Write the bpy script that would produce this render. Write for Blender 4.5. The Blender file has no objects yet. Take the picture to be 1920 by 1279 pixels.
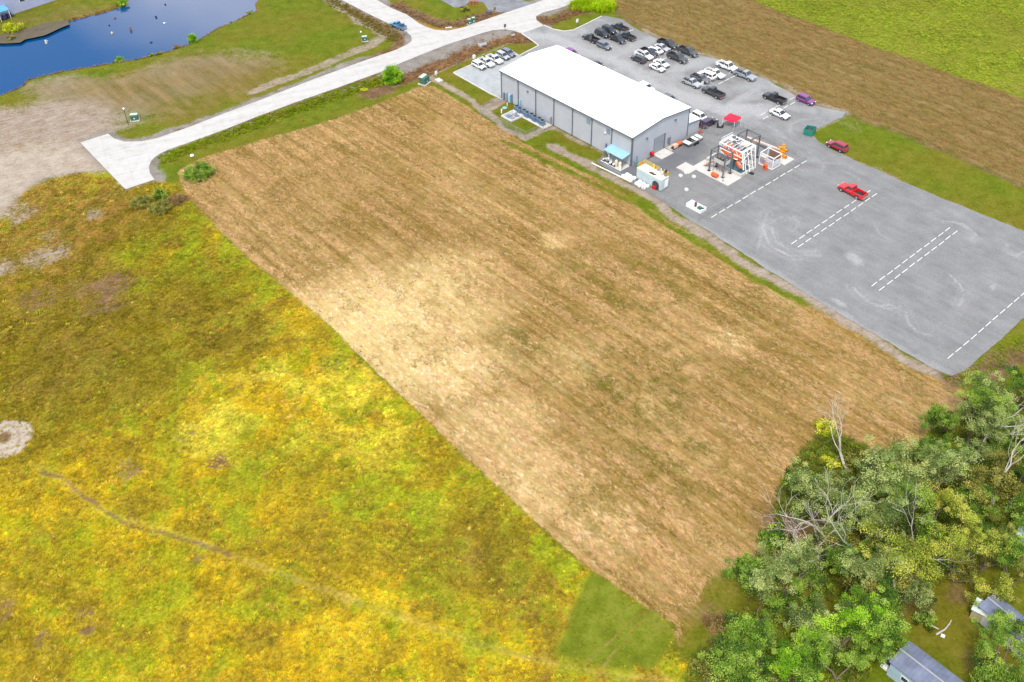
import bpy, bmesh, math, random
import numpy as np
from mathutils import Vector, Matrix, geometry

random.seed(7)
RNG = np.random.default_rng(11)
R = math.radians
S = bpy.context.scene
COL = S.collection

# ------------------------------------------------------------------ camera
FPX, TH, ROLL, HC = 1907.1, R(41.57), 0.021, 122.0          # focal length (1920 px frame), depression, roll, height
cam = bpy.data.objects.new('camera', bpy.data.cameras.new('camera'))
COL.objects.link(cam)
cam.data.sensor_width = 36.0
cam.data.lens = FPX / 1920 * 36.0
cam.data.clip_start, cam.data.clip_end = 1.0, 9000.0
_fw = Vector((0, math.cos(TH), -math.sin(TH)))
_dn = Vector((0, -math.sin(TH), -math.cos(TH)))
_rt = Vector((1, 0, 0)) * math.cos(ROLL) + _dn * math.sin(ROLL)
_up = Vector((1, 0, 0)) * math.sin(ROLL) - _dn * math.cos(ROLL)
_m = Matrix((_rt, _up, -_fw)).transposed().to_4x4()
_m.translation = (0, 0, HC)
cam.matrix_world = _m
S.camera = cam

# ------------------------------------------------------------------ sky, sun, exposure
SUN_EL, SUN_AZ = R(60), R(-162)        # azimuth from +Y, clockwise
w = bpy.data.worlds.new('World'); S.world = w; w.use_nodes = True
nt = w.node_tree; nt.nodes.clear()
_o = nt.nodes.new('ShaderNodeOutputWorld'); _b = nt.nodes.new('ShaderNodeBackground')
_s = nt.nodes.new('ShaderNodeTexSky'); _s.sky_type = 'NISHITA'; _s.sun_disc = False
_s.sun_elevation = SUN_EL; _s.sun_rotation = SUN_AZ; _s.dust_density = 1.0; _s.ozone_density = 1.0
_tc = nt.nodes.new('ShaderNodeTexCoord'); _mp = nt.nodes.new('ShaderNodeMapping')
_mp.inputs['Scale'].default_value = (1.3, 1.3, 3.4); _mp.inputs['Location'].default_value = (5.903, 8.873, 3.223)
_n = nt.nodes.new('ShaderNodeTexNoise'); _n.inputs['Scale'].default_value = 2.2; _n.inputs['Detail'].default_value = 7
_r = nt.nodes.new('ShaderNodeValToRGB')
_r.color_ramp.elements[0].position = .42; _r.color_ramp.elements[0].color = (0, 0, 0, 1)
_r.color_ramp.elements[1].position = .62; _r.color_ramp.elements[1].color = (1, 1, 1, 1)
_x = nt.nodes.new('ShaderNodeMixRGB'); _x.inputs[2].default_value = (7.3, 7.1, 6.9, 1)     # sunlit cloud
nt.links.new(_tc.outputs['Generated'], _mp.inputs['Vector']); nt.links.new(_mp.outputs[0], _n.inputs['Vector'])
nt.links.new(_n.outputs['Fac'], _r.inputs[0]); nt.links.new(_r.outputs[0], _x.inputs[0])
nt.links.new(_s.outputs[0], _x.inputs[1]); nt.links.new(_x.outputs[0], _b.inputs[0]); nt.links.new(_b.outputs[0], _o.inputs[0])
_b.inputs[1].default_value = 0.14
sun = bpy.data.objects.new('sun', bpy.data.lights.new('sun', 'SUN')); COL.objects.link(sun)
sun.data.energy = 1.5; sun.data.angle = R(11); sun.data.color = (1.0, .93, .81)
_sd = Vector((math.sin(SUN_AZ) * math.cos(SUN_EL), math.cos(SUN_AZ) * math.cos(SUN_EL), math.sin(SUN_EL)))
sun.rotation_euler = _sd.to_track_quat('Z', 'Y').to_euler()
sun.location = (-40, -100, 180)
S.cycles.max_bounces = 5; S.cycles.diffuse_bounces = 3; S.cycles.glossy_bounces = 2; S.cycles.transmission_bounces = 3; S.cycles.transparent_max_bounces = 10
vs = S.view_settings
vs.view_transform = 'Standard'; vs.look = 'None'; vs.exposure = 1.20; vs.gamma = 1.0; vs.use_curve_mapping = False

# ------------------------------------------------------------------ survey: photo survey points -> ground coordinates
def G(px, py, z=0.0):
    u = (px - 960.0) / FPX; v = (py - 639.5) / FPX
    c, s = math.cos(ROLL), math.sin(ROLL)
    u, v = c * u - s * v, s * u + c * v
    dx, dy, dz = u, math.cos(TH) - v * math.sin(TH), -math.sin(TH) - v * math.cos(TH)
    t = (z - HC) / dz
    return Vector((dx * t, dy * t, z))
def GP(pts, z=0.0): return np.array([G(a, b, z)[:2] for a, b in pts])
AL = R(-48.87)                                     # heading of the warehouse's long side
U = Vector((math.cos(AL), math.sin(AL), 0)); Wd = Vector((-math.sin(AL), math.cos(AL), 0))

# ------------------------------------------------------------------ noise on the ground plane
def _hash(ix, iy, seed):
    h = (ix.astype(np.int64) * 374761393 + iy.astype(np.int64) * 668265263 + seed * 974711) & 0xffffffff
    h = ((h ^ (h >> 13)) * 1274126177) & 0xffffffff
    return ((h ^ (h >> 16)) & 0xffffff) / float(0xffffff)
def vn(x, y, s, seed=0):
    x = x / s; y = y / s
    ix = np.floor(x); iy = np.floor(y); fx = x - ix; fy = y - iy
    fx = fx * fx * (3 - 2 * fx); fy = fy * fy * (3 - 2 * fy)
    a = _hash(ix, iy, seed); b = _hash(ix + 1, iy, seed); c = _hash(ix, iy + 1, seed); d = _hash(ix + 1, iy + 1, seed)
    return (a * (1 - fx) + b * fx) * (1 - fy) + (c * (1 - fx) + d * fx) * fy
def fbm(x, y, s, seed=0, o=4):
    t = 0; a = .5; n = 0
    for i in range(o):
        t = t + a * vn(x * (1 + .07 * i) + 13.7 * i, y * (1 - .05 * i) - 7.1 * i, s / 2 ** i, seed + i * 17); n += a; a *= .55
    return t / n
def ss(a, b, x):
    t = np.clip((x - a) / (b - a), 0, 1); return t * t * (3 - 2 * t)
def sdf(x, y, P):
    """signed distance to polygon P, negative inside"""
    d = np.full(x.shape, 1e18); ins = np.zeros(x.shape, bool); n = len(P)
    for i in range(n):
        ax, ay = P[i]; bx, by = P[(i + 1) % n]
        ex, ey = bx - ax, by - ay; wx, wy = x - ax, y - ay
        t = np.clip((wx * ex + wy * ey) / (ex * ex + ey * ey + 1e-12), 0, 1)
        d = np.minimum(d, (wx - ex * t) ** 2 + (wy - ey * t) ** 2)
        c = ((ay > y) != (by > y)) & (x < (bx - ax) * (y - ay) / (by - ay + 1e-12) + ax)
        ins ^= c
    d = np.sqrt(d); return np.where(ins, -d, d)
def pld(x, y, P):
    """distance to polyline"""
    d = np.full(x.shape, 1e18)
    for i in range(len(P) - 1):
        ax, ay = P[i]; bx, by = P[i + 1]
        ex, ey = bx - ax, by - ay; wx, wy = x - ax, y - ay
        t = np.clip((wx * ex + wy * ey) / (ex * ex + ey * ey + 1e-12), 0, 1)
        d = np.minimum(d, (wx - ex * t) ** 2 + (wy - ey * t) ** 2)
    return np.sqrt(d)

# ------------------------------------------------------------------ object helpers
def link(o, parent=None):
    COL.objects.link(o)
    if parent is not None: o.parent = parent
    return o
def tag(o, label=None, cat=None, group=None, kind=None):
    if label: o['label'] = label
    if cat: o['category'] = cat
    if group: o['group'] = group
    if kind: o['kind'] = kind
    return o
def empty(name, loc, rz=0.0, label=None, cat=None, group=None):
    o = bpy.data.objects.new(name, None); o.empty_display_size = .3; link(o)
    o.location = loc; o.rotation_euler.z = rz
    return tag(o, label, cat, group)
def copy_tree(o, parent=None):
    c = o.copy(); COL.objects.link(c); c.parent = parent
    for ch in o.children: copy_tree(ch, c)
    return c
class MB:
    """collects simple solids; build() links them as one mesh object"""
    def __init__(s): s.v = []; s.f = []
    def add(s, vs_, fs_):
        n = len(s.v); s.v += [tuple(p) for p in vs_]; s.f += [tuple(i + n for i in f) for f in fs_]; return s
    def box(s, x0, x1, y0, y1, z0, z1):
        return s.add([(x0, y0, z0), (x1, y0, z0), (x1, y1, z0), (x0, y1, z0), (x0, y0, z1), (x1, y0, z1), (x1, y1, z1), (x0, y1, z1)],
                     [(0, 3, 2, 1), (4, 5, 6, 7), (0, 1, 5, 4), (1, 2, 6, 5), (2, 3, 7, 6), (3, 0, 4, 7)])
    def cbox(s, c, d):
        return s.box(c[0] - d[0] / 2, c[0] + d[0] / 2, c[1] - d[1] / 2, c[1] + d[1] / 2, c[2] - d[2] / 2, c[2] + d[2] / 2)
    def bev(s, x0, x1, y0, y1, z0, z1, b=.05):
        """box with chamfered upper edges"""
        r = lambda i, z: [(x0 + i, y0 + i, z), (x1 - i, y0 + i, z), (x1 - i, y1 - i, z), (x0 + i, y1 - i, z)]
        return s.add(r(0, z0) + r(0, z1 - b) + r(b, z1), [(3, 2, 1, 0), (8, 9, 10, 11)] + [(a + i, a + (i + 1) % 4, a + 4 + (i + 1) % 4, a + 4 + i) for a in (0, 4) for i in range(4)])
    def tube(s, p0, p1, r0, r1=None, n=8, cap=True):
        r1 = r0 if r1 is None else r1
        p0, p1 = Vector(p0), Vector(p1); d = (p1 - p0)
        if d.length < 1e-6: return s
        d.normalize(); a = d.orthogonal().normalized(); b = d.cross(a)
        vs_ = []
        for p, r in ((p0, r0), (p1, r1)):
            for i in range(n):
                t = 2 * math.pi * i / n; vs_.append(p + a * (r * math.cos(t)) + b * (r * math.sin(t)))
        fs_ = [(i, (i + 1) % n, n + (i + 1) % n, n + i) for i in range(n)]
        if cap: fs_ += [tuple(range(n - 1, -1, -1)), tuple(range(n, 2 * n))]
        return s.add(vs_, fs_)
    def bar(s, p0, p1, w_=.1, h=None):
        """square section bar"""
        h = w_ if h is None else h
        p0, p1 = Vector(p0), Vector(p1); d = (p1 - p0).normalized()
        a = d.cross(Vector((0, 0, 1))); a = a.normalized() if a.length > 1e-3 else Vector((1, 0, 0)); b = a.cross(d)
        vs_ = [p + a * (sx * w_ / 2) + b * (sy * h / 2) for p in (p0, p1) for sx, sy in ((-1, -1), (1, -1), (1, 1), (-1, 1))]
        return s.add(vs_, [(0, 1, 2, 3), (7, 6, 5, 4), (0, 4, 5, 1), (1, 5, 6, 2), (2, 6, 7, 3), (3, 7, 4, 0)])
    def prism(s, prof, y0, y1):
        """profile of (x,z) extruded along y"""
        n = len(prof)
        return s.add([(x, y0, z) for x, z in prof] + [(x, y1, z) for x, z in prof],
                     [tuple(range(n)), tuple(range(2 * n - 1, n - 1, -1))] + [(i, n + i, n + (i + 1) % n, (i + 1) % n) for i in range(n)])
    def slab(s, poly, z0, z1):
        """polygon (x,y) between two heights"""
        n = len(poly); tri = geometry.tessellate_polygon([[Vector((a, b, 0)) for a, b in poly]])
        ar = sum(poly[i][0] * poly[(i + 1) % n][1] - poly[(i + 1) % n][0] * poly[i][1] for i in range(n))
        def orient(t, up):
            a, b, c = (poly[i] for i in t); cr = (b[0] - a[0]) * (c[1] - a[1]) - (b[1] - a[1]) * (c[0] - a[0])
            return t if (cr > 0) == up else (t[0], t[2], t[1])
        f = [orient(t, True) for t in tri]; f = [tuple(i + n for i in t) for t in f]
        side = [(i, (i + 1) % n, n + (i + 1) % n, n + i) for i in range(n)]
        if ar < 0: side = [q[::-1] for q in side]
        return s.add([(a, b, z0) for a, b in poly] + [(a, b, z1) for a, b in poly], f + side)
    def lathe(s, prof, c=(0, 0, 0), n=12):
        """profile of (r,z) turned about z"""
        m = len(prof); vs_ = []
        for r, z in prof:
            for i in range(n):
                t = 2 * math.pi * i / n; vs_.append((c[0] + r * math.cos(t), c[1] + r * math.sin(t), c[2] + z))
        fs_ = [(j * n + i, j * n + (i + 1) % n, (j + 1) * n + (i + 1) % n, (j + 1) * n + i) for j in range(m - 1) for i in range(n)]
        fs_ += [tuple(range(n - 1, -1, -1)), tuple(range((m - 1) * n, m * n))]
        return s.add(vs_, fs_)
    def mesh(s, name, mat=None, smooth=False):
        me = bpy.data.meshes.new(name); me.from_pydata(s.v, [], s.f)
        if mat is not None: me.materials.append(mat)
        if smooth: me.polygons.foreach_set('use_smooth', [True] * len(me.polygons))
        me.update(); return me
    def build(s, name, mat, parent=None, smooth=False):
        return link(bpy.data.objects.new(name, s.mesh(name, mat, smooth)), parent)
def raw_mesh(name, v, f, mat=None, smooth=False):
    """big triangle / quad arrays from numpy"""
    me = bpy.data.meshes.new(name); v = np.asarray(v, np.float32); f = np.asarray(f, np.int32); k = f.shape[1]
    me.vertices.add(len(v)); me.vertices.foreach_set('co', v.ravel())
    me.loops.add(f.size); me.loops.foreach_set('vertex_index', f.ravel())
    me.polygons.add(len(f)); me.polygons.foreach_set('loop_start', np.arange(len(f), dtype=np.int32) * k)
    if smooth: me.polygons.foreach_set('use_smooth', np.ones(len(f), bool))
    if mat is not None: me.materials.append(mat)
    me.update(calc_edges=True); return me
def fattr(me, name, val):
    a = me.attributes.new(name, 'FLOAT', 'POINT'); a.data.foreach_set('value', np.asarray(val, np.float32))
def struct(o): o['kind'] = 'structure'; return o

# ------------------------------------------------------------------ materials
def srgb(r, g, b):
    f = lambda c: (c / 255 / 12.92) if c <= 10 else ((c / 255 + .055) / 1.055) ** 2.4
    return (f(r), f(g), f(b), 1)
class NT:
    def __init__(s, name):
        s.m = bpy.data.materials.new(name); s.m.use_nodes = True; s.t = s.m.node_tree
        s.p = s.t.nodes['Principled BSDF']; s.out = s.t.nodes['Material Output']
    def n(s, typ, **kw):
        o = s.t.nodes.new(typ)
        for k, v_ in kw.items():
            if hasattr(o, k): setattr(o, k, v_)
            else: o.inputs[k].default_value = v_
        return o
    def l(s, a, b): s.t.links.new(a, b)
    def coord(s, scale=(1, 1, 1), rot=(0, 0, 0), which='Object'):
        tc = s.n('ShaderNodeTexCoord') if which != 'World' else s.n('ShaderNodeNewGeometry')
        src = tc.outputs[which if which != 'World' else 'Position']
        if any(rot):                                # turn first, then stretch
            m0 = s.n('ShaderNodeMapping'); m0.inputs['Rotation'].default_value = rot; s.l(src, m0.inputs[0]); src = m0.outputs[0]
        mp = s.n('ShaderNodeMapping'); mp.inputs['Scale'].default_value = scale
        s.l(src, mp.inputs[0]); return mp.outputs[0]
    def noise(s, vec, scale, detail=4, rough=.55):
        o = s.n('ShaderNodeTexNoise'); o.inputs['Scale'].default_value = scale; o.inputs['Detail'].default_value = detail
        o.inputs['Roughness'].default_value = rough; s.l(vec, o.inputs['Vector']); return o.outputs['Fac']
    def ramp(s, fac, stops):
        o = s.n('ShaderNodeValToRGB'); e = o.color_ramp.elements
        while len(e) < len(stops): e.new(.5)
        for q, (p, c) in zip(e, stops): q.position = p; q.color = c if len(c) == 4 else (*c, 1)
        s.l(fac, o.inputs[0]); return o.outputs[0]
    def mix(s, fac, a, b, mode='MIX'):
        o = s.n('ShaderNodeMixRGB'); o.blend_type = mode
        for i, q in ((0, fac), (1, a), (2, b)):
            if isinstance(q, bpy.types.NodeSocket): s.l(q, o.inputs[i])
            elif isinstance(q, (int, float)): o.inputs[i].default_value = q
            else: o.inputs[i].default_value = q if len(q) == 4 else (*q, 1)
        return o.outputs[0]
    def attr(s, name, kind='GEOMETRY'):
        o = s.n('ShaderNodeAttribute'); o.attribute_name = name; o.attribute_type = kind; return o
    def math(s, op, a, b=0.0):
        o = s.n('ShaderNodeMath'); o.operation = op
        for i, q in ((0, a), (1, b)):
            if isinstance(q, bpy.types.NodeSocket): s.l(q, o.inputs[i])
            else: o.inputs[i].default_value = q
        return o.outputs[0]
    def bump(s, h, strength=.4, dist=.1):
        o = s.n('ShaderNodeBump'); o.inputs['Strength'].default_value = strength; o.inputs['Distance'].default_value = dist
        s.l(h, o.inputs['Height']); s.l(o.outputs[0], s.p.inputs['Normal'])
    def base(s, c):
        if isinstance(c, bpy.types.NodeSocket): s.l(c, s.p.inputs['Base Color'])
        else: s.p.inputs['Base Color'].default_value = c if len(c) == 4 else (*c, 1)
        return s
    def set(s, rough=.8, metal=0., spec=.3):
        s.p.inputs['Roughness'].default_value = rough; s.p.inputs['Metallic'].default_value = metal
        s.p.inputs['Specular IOR Level'].default_value = spec; return s.m
_mats = {}
def M(name, col, rough=.7, metal=0., var=.18, scale=1.5, spec=.3):
    """weathered single-colour material"""
    if name in _mats: return _mats[name]
    t = NT(name); c = t.coord(); n = t.noise(c, scale, 5)
    d = tuple(q * (1 - var) for q in col[:3]); b = tuple(min(1, q * (1 + var * .6)) for q in col[:3])
    t.base(t.ramp(n, [(.3, d), (.7, b)])); _mats[name] = t.set(rough, metal, spec); return _mats[name]

# ================================================================== terrain
KA = 0.40                                          # albedo for a colour read off the (brightly exposed) photograph
def A(r, g, b, k=1.0): return tuple(c * KA * k for c in srgb(r, g, b)[:3]) + (1,)

FIELD = GP([(333, 322), (372, 298), (480, 264), (600, 232), (700, 197), (790, 160), (812, 160), (860, 186), (905, 217), (950, 247), (1000, 278), (1060, 306),
            (1110, 330), (1190, 374), (1290, 434), (1400, 503), (1500, 562), (1600, 620), (1700, 680), (1770, 712), (1830, 742), (1812, 775), (1745, 802),
            (1700, 862), (1650, 852), (1600, 832), (1545, 806), (1505, 835), (1462, 905), (1440, 1000), (1425, 1080), (1350, 1150), (1300, 1205), (1268, 1220),
            (1264, 1172), (1180, 1115), (1100, 1060), (1000, 972), (900, 880), (800, 785), (700, 690), (620, 610), (560, 560), (500, 510), (440, 460), (385, 402), (350, 368)])
MEADOW = GP([(-700, 560), (-300, 420), (0, 400), (60, 350), (150, 318), (200, 322), (238, 357), (290, 338), (340, 345), (350, 368), (385, 402), (440, 460), (500, 510), (560, 560), (620, 610),
             (700, 690), (800, 785), (900, 880), (1000, 972), (1100, 1060), (1180, 1115), (1264, 1172), (1275, 1230), (1330, 1279), (1360, 1420), (1300, 1700), (-700, 1700)])
MOWN_GREEN = GP([(1105, 1066), (1180, 1118), (1262, 1175), (1258, 1220), (1232, 1252), (1120, 1250), (1030, 1232), (1050, 1180), (1075, 1120)])
CROP = GP([(1395, -10), (1427, 7), (1530, 46), (1630, 84), (1752, 127), (1920, 184), (2300, 320), (3400, 300), (2600, -400), (1150, -400), (1250, -60)])
FALLOW = GP([(1130, -20), (1165, 26), (1200, 52), (1290, 92), (1350, 108), (1440, 146), (1530, 192), (1590, 207), (1692, 246), (1806, 293), (1920, 342), (2300, 520),
             (2300, 320), (1920, 184), (1752, 127), (1630, 84), (1530, 46), (1427, 7), (1395, -10), (1250, -60), (1130, -80)])
SAND = GP([(-500, 205), (-100, 205), (40, 203), (120, 194), (180, 205), (228, 240), (200, 252), (150, 268), (196, 318), (170, 322), (90, 332), (50, 360), (0, 420), (-200, 450), (-500, 480)])
PALE_SAND = GP([(-500, 300), (0, 285), (90, 262), (145, 268), (196, 318), (150, 322), (70, 335), (30, 372), (0, 405), (-500, 470)])
POND = GP([(-250, 120), (-80, 95), (0, 81), (30, 79), (45, 70), (70, 66), (130, 38), (200, 20), (232, 10), (262, -25), (330, -60), (460, -60), (520, -40), (474, 4), (478, 18), (455, 28), (425, 42), (395, 56), (365, 76), (330, 88), (290, 100),
           (245, 110), (190, 118), (140, 126), (90, 136), (52, 146), (44, 156), (20, 168), (0, 174), (-120, 200), (-260, 220)])
ROAD = GP([(150.6, 267.6), (202.7, 251), (214, 260), (233.7, 266), (264.6, 265.5), (295.6, 259), (352, 239.5), (420, 213), (480, 191), (580, 152), (680, 115), (742, 94), (763, 84), (772, 77), (771, 68), (762, 60),
           (730, 45), (692, 27), (640, 0), (560, -45), (480, -90), (570, -100), (640, -45), (707, 0), (732, 15), (762, 27), (787, 45), (800, 51), (815, 56), (840, 58), (870, 51.5), (905, 39),
           (960, 20), (1000, 7), (1030, -4), (1130, -60), (1200, -60), (1135, -20), (1085, 3), (1045, 17), (1018, 24), (1005, 31), (1006, 38), (1020, 48), (978, 63), (962, 57.5), (942, 55.5), (925, 57), (905, 62), (830, 87), (755, 117), (715, 135), (630, 166),
           (555, 192), (480, 220), (425, 242), (370, 262), (338, 273.5), (316, 281), (301, 288), (291, 294.5), (284, 302), (279.5, 312), (281, 325), (290, 337), (235, 355.4)])
YARD = GP([(978, 63), (1020, 48), (1036, 55), (1056, 59), (1075, 57), (1100, 45), (1128, 31), (1135, 30), (1168, 37), (1200, 58), (1290, 98), (1350, 113), (1440, 152), (1530, 198), (1588, 211), (1578, 221), (1545, 236), (1528, 244), (1524, 254), (1532, 266),
           (1560, 281), (1620, 308), (1720, 352), (1830, 398), (1925, 437), (2075, 500), (2000, 535), (1920, 597), (1860, 652), (1805, 697), (1785, 704), (1762, 697), (1680, 652), (1600, 604), (1520, 556), (1430, 500), (1340, 440),
           (1295, 414), (1240, 377), (1180, 342), (1118, 303), (1132, 290), (1182, 312), (1290, 240), (1060, 120), (975, 104), (1010, 86), (1000, 78)])
LOT = GP([(850, 137), (886, 121), (930, 104), (962, 96), (975, 104), (1060, 128), (943, 187), (917, 175)])
ASPH = GP([(822, -2), (852, 14.5), (868, 14), (880, 4), (905, 4), (916, 19), (938, 24), (960, 20), (1000, 7), (985, 2), (950, -8), (960, -40), (800, -40)])
ISLAND = GP([(1036, 45), (1075, 27), (1128, 28), (1100, 43), (1075, 55), (1058, 57)])
CHAN = GP([(-60, 90), (0, 81), (37, 80), (47, 74), (82, 67), (130, 46), (128, 37), (82, 43), (47, 55), (0, 65), (-60, 74)])

# painted in order: (cover, polygon, feather m, warp m)
COV = ['lawn', 'straw', 'weed', 'gold', 'sand', 'fallow', 'crop', 'dirt', 'grit']
def cover(x, y):
    wx = x + 1.6 * (fbm(x, y, 7, 3) - .5) * 2; wy = y + 1.6 * (fbm(x, y, 7, 9) - .5) * 2
    jx = x + .5 * (fbm(x, y, 1.8, 5) - .5) * 2; jy = y + .5 * (fbm(x, y, 1.8, 6) - .5) * 2
    W_ = {k: np.zeros_like(x) for k in COV}; W_['lawn'] += 1
    def put(k, a, m=None):
        if m is None:
            for q in W_: W_[q] *= (1 - a)
            W_[k] += a
        elif len(m):
            for q in W_: W_[q][m] *= (1 - a)
            W_[k][m] += a
    def near(P, r):
        P = np.asarray(P); lo, hi = P.min(0) - r, P.max(0) + r
        return np.nonzero((x > lo[0]) & (x < hi[0]) & (y > lo[1]) & (y < hi[1]))[0]
    def poly(k, P, fe=1.0, warp=1, amt=1.0):
        m = near(P, fe + 4); a, b = ((wx[m], wy[m]), (jx[m], jy[m]))[0 if warp else 1]
        put(k, amt * (1 - ss(-fe / 2, fe / 2, sdf(a, b, P))), m)
    def blob(k, px, py, rm, amt=1., el=1.0, soft=.6):
        c = G(px, py); m = near([(c.x, c.y)], rm * 2.4 + 2); d = np.hypot(wx[m] - c.x, (wy[m] - c.y) * el)
        n = fbm(x[m], y[m], rm * .5, int(px) % 97)
        put(k, amt * (1 - ss(rm * (1 - soft), rm * (1 + soft), d + (n - .5) * rm * .9)), m)
    def line(k, P, wdt, amt=1., fe=.6, nz=.6):
        P = GP(P); m = near(P, wdt * 2 + fe + 3)
        d = pld(wx[m] if nz > .5 else jx[m], wy[m] if nz > .5 else jy[m], P); n = fbm(x[m], y[m], 2.2, 41)
        put(k, amt * (1 - ss(wdt - fe, wdt + fe, d + (n - .5) * nz * wdt)), m)
    # far side
    poly('crop', CROP, 1.2); poly('fallow', FALLOW, 1.0)
    line('dirt', [(1150, 18), (1200, 55), (1290, 96), (1440, 150), (1530, 196), (1590, 211), (1692, 249), (1806, 297), (1920, 346)], 1.0, .6)
    # pond side meadow with bare patches
    for (a, b, r_) in ((110, 158, 7), (160, 170, 12), (330, 140, 13), (390, 130, 11), (300, 165, 10), (440, 120, 9), (150, 200, 12), (240, 200, 12), (480, 105, 10)):
        blob('sand', a, b, r_, .5, 1.5, .9)
    for (a, b, r_, am) in ((200, 172, 12, .42), (290, 180, 12, .42), (250, 155, 11, .4), (350, 155, 12, .4), (430, 135, 11, .4), (90, 165, 9, .4), (380, 110, 11, .5), (500, 125, 11, .4), (60, 40, 11, .4), (150, 25, 10, .5), (450, 165, 9, .5), (330, 205, 10, .45)): blob('fallow', a, b, r_, am, 1.5, .9)
    for (a, b, r_) in ((570, 65, 18), (630, 90, 10)): blob('lawn', a, b, r_, .8, 1.2, .6)
    line('sand', [(480, 168), (560, 140), (640, 108), (700, 84), (722, 66), (690, 45), (640, 15), (600, -10)], 1.6, .65)
    poly('sand', SAND, 9, 1, .95)
    blob('gold', 50, 292, 6, .45); blob('lawn', 40, 300, 3.5, .6); blob('dirt', 138, 283, 3.0, .7); blob('lawn', 85, 272, 2.0, .6)
    # road verges
    dr = sdf(jx, jy, ROAD); n3 = fbm(x, y, 5, 31)
    put('grit', (1 - ss(1.2, 3.2, dr + (n3 - .5) * 3)) * .85)
    line('dirt', [(340, 243), (420, 225), (480, 205), (560, 172), (640, 142), (700, 112), (745, 84), (750, 70), (700, 42), (650, 12)], 1.6, .75, 1.2)
    line('dirt', [(720, 12), (760, 40), (800, 62), (845, 68), (890, 58), (930, 42)], 2.2, 0)
    line('dirt', [(745, 8), (790, 30), (830, 46), (860, 44), (900, 30), (930, 26)], 2.4, .8, 1.2)
    line('gold', [(780, 40), (810, 52), (850, 55), (900, 42), (940, 30)], 1.5, .5)
    line('dirt', [(700, 172), (745, 150), (800, 130), (850, 108), (900, 84), (945, 70), (985, 72)], 3.6, .85, 1.6)
    line('grit', [(760, 128), (830, 98), (905, 70), (940, 60)], 2.2, .8, 1.4)
    line('dirt', [(1010, 40), (1040, 38), (1075, 24), (1120, 8)], 3.0, .8, 1.4)
    poly('lawn', ISLAND, .6, 0)
    line('lawn', [(830, 138), (890, 112), (935, 92), (960, 86), (995, 88)], 2.0, .95, .6, .2)
    line('sand', [(810, 142), (850, 120), (900, 100), (960, 78)], .5, .5, .4)
    line('dirt', [(405, 250), (490, 218), (560, 190), (640, 162), (720, 133)], 1.2, .6)
    # meadow and fields
    poly('weed', MEADOW, 3.0)
    poly('sand', PALE_SAND, 6.0, 1, .9)
    for (a, b, r_, am) in ((75, 485, 4.5, .6), (115, 470, 3.5, .8), (0, 500, 4, .7), (175, 400, 3.0, .7), (95, 440, 3, .5), (30, 400, 5, .6)): blob('sand', a, b, r_ * .8, am)
    for (a, b, r_, am) in ((215, 530, 4, .75), (190, 575, 5, .6), (70, 560, 4, .6), (150, 540, 4, .5), (235, 885, 2.2, .6), (410, 865, 2.0, .8), (345, 810, 2.2, .5), (160, 1145, 1.3, .7), (165, 1180, 1.3, .8), (75, 1195, 1.3, .7), (375, 1050, 1.6, .6), (10, 1140, 2.5, .6), (630, 690, 2, .5), (900, 1050, 2, .4)): blob('dirt', a, b, r_, am)
    c = G(8, 826); d = np.hypot(wx - c.x, wy - c.y)                      # wheel-spun sand ring
    put('sand', (1 - ss(3.6, 5.2, d)) * .98); put('dirt', (1 - ss(1.0, 1.8, d)) * .8); put('fallow', np.exp(-((d - 2.6) / .3) ** 2) * .6)
    put('gold', ss(.6, .75, vn(np.arctan2(wy - c.y, wx - c.x) * 3, d * 2.2, .8, 4)) * (1 - ss(3.6, 5.2, d)) * .3)
    line('dirt', [(80, 880), (100, 890), (135, 915), (180, 952), (240, 975), (300, 990), (360, 1012), (440, 1042)], .34, .8, .4)
    line('dirt', [(440, 1042), (560, 1088), (680, 1132), (800, 1172), (900, 1205), (1000, 1235), (1130, 1262), (1260, 1275)], .35, .4, .4)
    poly('straw', FIELD, .9, 0)
    poly('crop', MOWN_GREEN, 2.4, 1, .95)
    for tr in ([(1255, 1180), (1205, 1150), (1170, 1170), (1130, 1215), (1100, 1245)], [(1240, 1185), (1210, 1165), (1185, 1180), (1150, 1225), (1125, 1255)]):
        line('straw', tr, .22, .55, .25, .2)
    # strips round the yard
    line('lawn', [(940, 262), (1000, 292), (1060, 318), (1120, 346), (1200, 388), (1290, 440), (1400, 508), (1500, 568)], .9, .85, .6)
    line('sand', [(810, 146), (835, 160), (870, 180), (905, 205), (928, 222), (955, 243), (985, 259), (1010, 248), (1035, 238)], 1.0, .85, .5)
    line('sand', [(925, 188), (905, 205)], 1.0, .8); line('sand', [(938, 190), (915, 205)], 1.2, .8)
    poly('sand', GP([(1020, 268), (1045, 268), (1085, 292), (1112, 302), (1140, 322), (1200, 356), (1260, 392), (1250, 396), (1180, 358), (1125, 325), (1070, 300), (1024, 278)]), 1.6, 1, .92)
    line('sand', [(1200, 362), (1290, 420), (1400, 490), (1520, 563), (1620, 622), (1720, 682), (1775, 706)], 1.3, .85, 1.0)
    line('sand', [(1035, 238), (1060, 250), (1100, 272), (1135, 290)], .6, .7)
    line('sand', [(1545, 278), (1620, 312), (1720, 356), (1830, 402), (1925, 441)], 1.2, .6, 1.2)
    line('sand', [(1200, 54), (1290, 95), (1350, 110), (1440, 149), (1530, 195), (1588, 208), (1578, 222), (1530, 243)], .9, .5, .8)
    line('dirt', [(1790, 712), (1850, 700), (1900, 668), (1960, 630)], 2.4, .85, 1.4)
    blob('sand', 1600, 235, 3.5, .25)
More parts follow.
